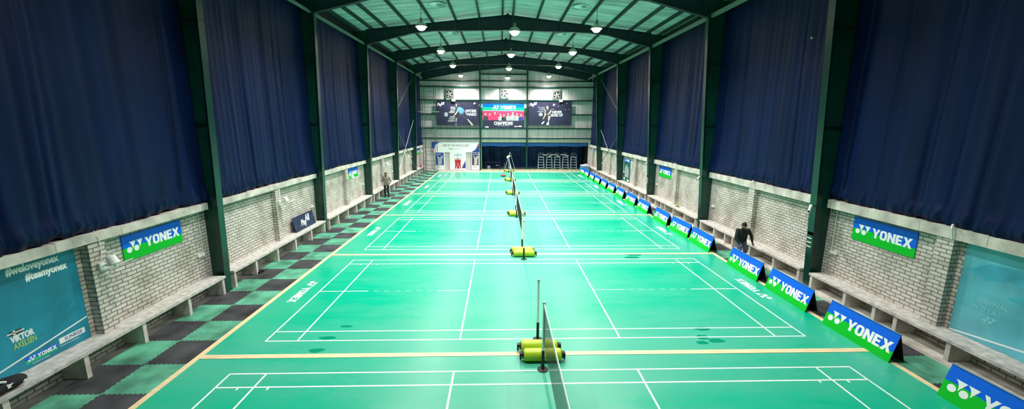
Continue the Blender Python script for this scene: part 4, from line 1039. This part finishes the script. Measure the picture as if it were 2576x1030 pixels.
# left scaffold tower
r = thing('scaffold_tower', (-8.5, 39.0, .008), 'tall narrow scaffold tower before the left of the end wall', 'scaffold')
for x in (-.62, .62):
    for y in (0, 1.4):
        MB().tube((x,y,.02), (x,y,9.2), .026).build('upright', M['scaf'], r)
        MB().tube((x,y,0), (x,y,.02), .07).build('foot', M['scaf'], r)
zz = [.35,.9,1.35,1.9,2.35,2.75,3.55,4.25,4.9,5.6,6.1,6.9,7.5,7.9,8.5,8.95]
for k, z in enumerate(zz):
    MB().tube((-.62,0 if k % 3 else 1.4,z), (.62,0 if k % 3 else 1.4,z), .018).build('crossbar', M['scaf'], r)
MB().tube((-.62,0,.4),(-.62,1.4,2.2),.014).tube((.62,1.4,2.2),(.62,0,4.2),.014).tube((-.62,0,4.2),(-.62,1.4,6.2),.014).build('diagonal', M['scaf'], r)
p = MB().box(-9.5, 38.85, 6.42, -7.35, 39.0-.03, 6.48); tag(p.build('scaffold_plank', M['plank']), 'pale plank lashed across the scaffold at banner height', 'plank')
for k, (x, y) in enumerate(((-9.42, 40.2), (-9.3, 40.9))):
    p = MB().tube((x,y,.02),(x+.05,y+.3,4.4+k*.8),.02); tag(p.build('pole', M['scaf']), ['thin dark pole leaning by the far left bench', 'taller thin dark pole leaning by the far left bench'][k], 'pole', 'poles leaning in the far left corner')
r = thing('kit_bag', (-9.62, 39.9, .58), 'small dark red bag on the farthest left bench', 'bag')
MB().ball((0,0,.13), .22, 12, 8, sc=(.7,1.2,.6)).build('bag_body', M['redplastic'], r, True); MB().path([(0,-.12,.22),(0,-.06,.34),(0,.06,.34),(0,.12,.22)], .012).build('handle', M['black'], r)
# right far corner pile
r = thing('covered_table', (8.50, 40.6, .008), 'table under a pale blue and white cover at the far right corner', 'table')
MB().box(-.45,-.8,.0,.3,.8,.72).build('cover', M['ltblue'], r); MB().box(-.48,-.83,.72,.33,.83,.75).build('top', M['wplastic'], r)
p = MB(); p.ball((8.45,40.4,.843), .14, 10, 6, sc=(2,1.6,.6)); tag(p.build('paper_pile', M['wplastic'], smooth=True), 'pile of white papers on the covered table in the far right corner', 'papers')

# ------------------------------------------------------------------ loose things
r = thing('kit_bag', (-9.66, 1.62, .58), 'black kit bag lying on the nearest left bench', 'bag')
p = MB(); p.ball((0,0,.11), .3, 18, 10, sc=(.62,1.25,.38)); p.ball((.06,.18,.12), .17, 12, 8, sc=(.9,1.3,.6)); p.build('bag_body', M['blackfab'], r, True)
MB().path([(.1,-.2,.2),(.13,-.12,.26),(.14,-.02,.25),(.12,.06,.2)], .022).build('strap', M['wplastic'], r)['label'] = 'white strap'
MB().box(.15,.02,.1,.19,.12,.16).build('logo_patch', M['wplastic'], r)
p = MB(); p.ball((.17,.27,.1), .035, 8, 6); p.build('badge', M['wplastic'], r)
sh = None
for k, (x, y, a) in enumerate(((-9.52, 9.0, .3), (-9.50, 9.16, .1))):
    lab = ['black shoe on the mat under the second left bench, nearer of the pair', 'black shoe on the mat under the second left bench, farther of the pair'][k]
    if sh is None:
        sh = thing('shoe', (x, y, .007), lab, 'shoe', 'pair of black shoes', rz=a)
        p = MB(); p.ball((0,0,.045), .05, 12, 8, sc=(2.6,1,.85)); p.ball((-.07,0,.07), .045, 10, 8, sc=(1.1,.9,1.1)); p.build('upper', M['blackfab'], sh, True)
        MB().box(-.13,-.045,0,.12,.045,.018).build('sole', M['shoe'], sh)
    else: dup(sh, (x, y, .007), rz=a, label=lab)
p = MB(); p.ball((9.2,18.05,.66), .1, 10, 6, sc=(1,1.6,.7)); p.ball((9.24,18.25,.64), .07, 8, 6)
tag(p.build('plastic_bag', M['greenbag'], smooth=True), 'small green plastic bag on the third right bench', 'bag')

# ------------------------------------------------------------------ people
def capsule(p, a, b_, ra, rb, flat=1.0, side=None):
    a, b_ = Vector(a), Vector(b_); d = b_-a; st = max(2, int(d.length/max(.006, min(ra, rb)*.45)))
    for i in range(st+1):
        t = i/st; c = a.lerp(b_, t); r_ = ra+(rb-ra)*t
        p.ball(c, r_, 12, 8)
def fused(name, p, m, parent, vox=.014, smooth=6):
    """fuse overlapping volumes into one continuous skin"""
    me = bpy.data.meshes.new(name); me.from_pydata(p.v, [], p.f); me.update()
    o = bpy.data.objects.new(name, me); C.objects.link(o)
    md = o.modifiers.new('r', 'REMESH'); md.mode = 'VOXEL'; md.voxel_size = vox; md.use_smooth_shade = True
    m2 = o.modifiers.new('s', 'SMOOTH'); m2.iterations = smooth; m2.factor = .5
    dg = bpy.context.evaluated_depsgraph_get(); me2 = bpy.data.meshes.new_from_object(o.evaluated_get(dg))
    o.modifiers.clear(); o.data = me2; bpy.data.meshes.remove(me)
    me2.materials.clear(); me2.materials.append(m); me2.polygons.foreach_set('use_smooth', [True]*len(me2.polygons))
    o.name = name; o.parent = parent
    return o
def hand(p, wr, d, up, curl=.5, s=1.0):
    """palm, four fingers of different lengths and a thumb, relaxed"""
    wr, d, up = Vector(wr), Vector(d).normalized(), Vector(up).normalized(); sd = d.cross(up).normalized(); up = sd.cross(d)
    for k in range(4):
        capsule(p, wr-d*.02+sd*(k-1.5)*.012, wr+d*.085+sd*(k-1.5)*.022, .019, .0145)
    for k, ln_ in enumerate((.062, .075, .070, .052)):
        b0 = wr+d*.085+sd*(k-1.5)*.0235; d1 = (d-up*curl*.4).normalized(); b1 = b0+d1*ln_*.5; d2 = (d-up*curl*1.3).normalized()
        capsule(p, b0, b1, .0115, .0105); capsule(p, b1, b1+d2*ln_*.5, .0105, .009)
    t0 = wr+d*.03-sd*.03; t1 = t0+(d*.6-sd*.8-up*.2).normalized()*.045
    capsule(p, wr, t0, .018, .016); capsule(p, t0, t1, .015, .0125); capsule(p, t1, t1+(d-sd*.2-up*.3).normalized()*.035, .0125, .010)
def person(loc, rz, lab, J, top_m, leg_m, mask=False, beard=False, vox=.013):
    r = thing('person', loc, lab, 'person', rz=rz)
    V = {k: Vector(v) for k, v in J.items()}
    body = MB()
    hd = V['head']; fwd_ = V['face'].normalized(); upv = (V['head']-V['neck']).normalized(); sdv = fwd_.cross(upv).normalized()
    capsule(body, V['neck']-upv*.03, hd-upv*.04, .055, .055)
    for q, rr in ((0, .088), (.03, .092), (-.035, .078), (-.07, .062)): body.ball(hd+upv*q+fwd_*(-.012 if q > 0 else .018), rr, 16, 12)
    body.ball(hd-upv*.095+fwd_*.045, .034, 10, 8)                           # chin
    capsule(body, hd+upv*.005+fwd_*.088, hd-upv*.032+fwd_*.108, .010, .017)   # nose
    body.ball(hd-upv*.060+fwd_*.085, .018, 8, 6)
    for sg in (-1, 1):
        body.ball(hd+sdv*sg*.087-upv*.01, .024, 8, 6)                        # ears
        body.ball(hd+sdv*sg*.036+upv*.028+fwd_*.075, .017, 8, 6)             # brow
        body.ball(hd+sdv*sg*.045-upv*.03+fwd_*.062, .026, 8, 6)              # cheek
    xs = (V['sh_r']-V['sh_l']).normalized()
    for sg in (-1, 0, 1): capsule(body, V['pelvis']+xs*sg*.055, V['chest']+xs*sg*.075, .095, .105)
    for sg, S_n in ((-1, 'l'), (1, 'r')):
        capsule(body, V['chest'], V['sh_'+S_n], .09, .062)
        capsule(body, V['sh_'+S_n], V['el_'+S_n], .050, .040); capsule(body, V['el_'+S_n], V['wr_'+S_n], .038, .026)
        hand(body, V['wr_'+S_n], V['wr_'+S_n]-V['el_'+S_n] if 'hd_'+S_n not in V else V['hd_'+S_n], V.get('hu_'+S_n, Vector((1,0,0))))
        capsule(body, V['pelvis'], V['hip_'+S_n], .095, .085); capsule(body, V['hip_'+S_n], V['kn_'+S_n], .078, .055); capsule(body, V['kn_'+S_n], V['an_'+S_n], .052, .036)
        capsule(body, V['an_'+S_n], V['an_'+S_n]+Vector((0,0,-.04)), .036, .036)
    fused('body', body, M['skin'], r, .0058, 3)
    # clothes
    t = MB()
    for sg in (-1, 0, 1): capsule(t, V['pelvis']+xs*sg*.075-Vector((0,0,.03)), V['chest']+xs*sg*.09, .125, .130)
    for sg, n_ in ((-1, 'l'), (1, 'r')):
        capsule(t, V['chest'], V['sh_'+n_], .11, .080); capsule(t, V['sh_'+n_], V['el_'+n_], .078, .058); capsule(t, V['el_'+n_], V['el_'+n_].lerp(V['wr_'+n_], .93), .056, .042)
    capsule(t, V['chest'], V['neck']-upv*.02, .10, .068)
    fused('top', t, M[top_m], r, vox, 5)
    t = MB()
    for n_ in 'lr':
        capsule(t, V['pelvis']-Vector((0,0,.02)), V['hip_'+n_], .112, .105); capsule(t, V['hip_'+n_], V['kn_'+n_], .102, .074); capsule(t, V['kn_'+n_], V['an_'+n_], .078, .062)
    fused('trousers', t, M[leg_m], r, vox, 5)
    for n_ in 'lr':
        a = V['an_'+n_]; d = V['toe_'+n_]; t = MB(); gz = a.z-.095
        capsule(t, (a.x, a.y, gz+.045), (a.x+d[0]*.17, a.y+d[1]*.17, gz+.038), .045, .036); capsule(t, (a.x,a.y,gz+.045), (a.x-d[0]*.04,a.y-d[1]*.04,gz+.05), .045, .042)
        fused('shoe', t, M['shoe'], r, .012, 2)
    h = MB()
    for q in (.045, .02, .0): h.ball(hd+upv*(q+.022)-fwd_*.026, .092, 16, 12)
    h2 = MB()
    fo = fused('hair', h, M['hair'], r, .012, 2)
    if mask:
        t = MB(); 
        for q in (-.03, -.055, -.08): t.ball(hd+upv*q+fwd_*.045, .066, 12, 8)
        fused('face_mask' if not beard else 'beard', t, M['mask'], r, .012, 2)
    # eyes
    for sg in (-1, 1):
        MB().ball(hd+sdv*sg*.036+upv*.006+fwd_*.090, .012, 8, 6).build('eye', M['black'], r)
    return r
# man at the right, bending forward behind the fourth board; local +y = towards his front
J = dict(pelvis=(0,0,.92), chest=(-.10,.20,1.26), neck=(-.15,.30,1.42), head=(-.19,.40,1.54), face=(-.25,.85,-.45),
         sh_l=(-.30,.22,1.33), el_l=(-.40,.30,1.06), wr_l=(-.30,.42,.84), sh_r=(.10,.20,1.33), el_r=(.30,.12,1.10), wr_r=(.33,.18,.86),
         hip_l=(-.10,.0,.90), kn_l=(-.13,.20,.50), an_l=(-.14,.12,.10), hip_r=(.10,.0,.90), kn_r=(.13,.12,.50), an_r=(.15,-.05,.10), toe_l=(0,1,0), toe_r=(.15,1,0))
Jm = {k: ((-v[0], v[1], v[2])) for k, v in J.items()}
sw = lambda k: k[:-1]+('r' if k[-1] == 'l' else 'l') if k[-2:] in ('_l', '_r') else k
Jm = {sw(k): v for k, v in Jm.items()}
person((8.22, 9.98, .007), PI, 'man in black sweater and grey-blue jeans bending behind the fourth board, right', Jm, 'sweater', 'jeans', mask=True, beard=True)
# man at the left, standing by the bench, hand to his face
J = dict(pelvis=(0,0,.98), chest=(0,.01,1.34), neck=(0,.03,1.50), head=(0,.05,1.64), face=(-.1,1,-.12),
         sh_l=(.20,0,1.42), el_l=(.30,.05,1.16), wr_l=(.13,.26,1.42), hd_l=(-.2,.05,1), hu_l=(.6,.8,0),
         sh_r=(-.20,0,1.42), el_r=(-.31,-.10,1.16), wr_r=(-.22,.04,.96), hd_r=(.4,.5,-.6),
         hip_l=(.10,0,.95), kn_l=(.11,.03,.52), an_l=(.11,-.02,.10), hip_r=(-.10,0,.95), kn_r=(-.11,.03,.52), an_r=(-.12,.0,.10), toe_l=(.1,1,0), toe_r=(-.1,1,0))
person((-9.14, 24.4, .007), PI, 'man in taupe shirt and dark trousers standing by the left bench, hand at face', J, 'shirt', 'trousers', mask=True)
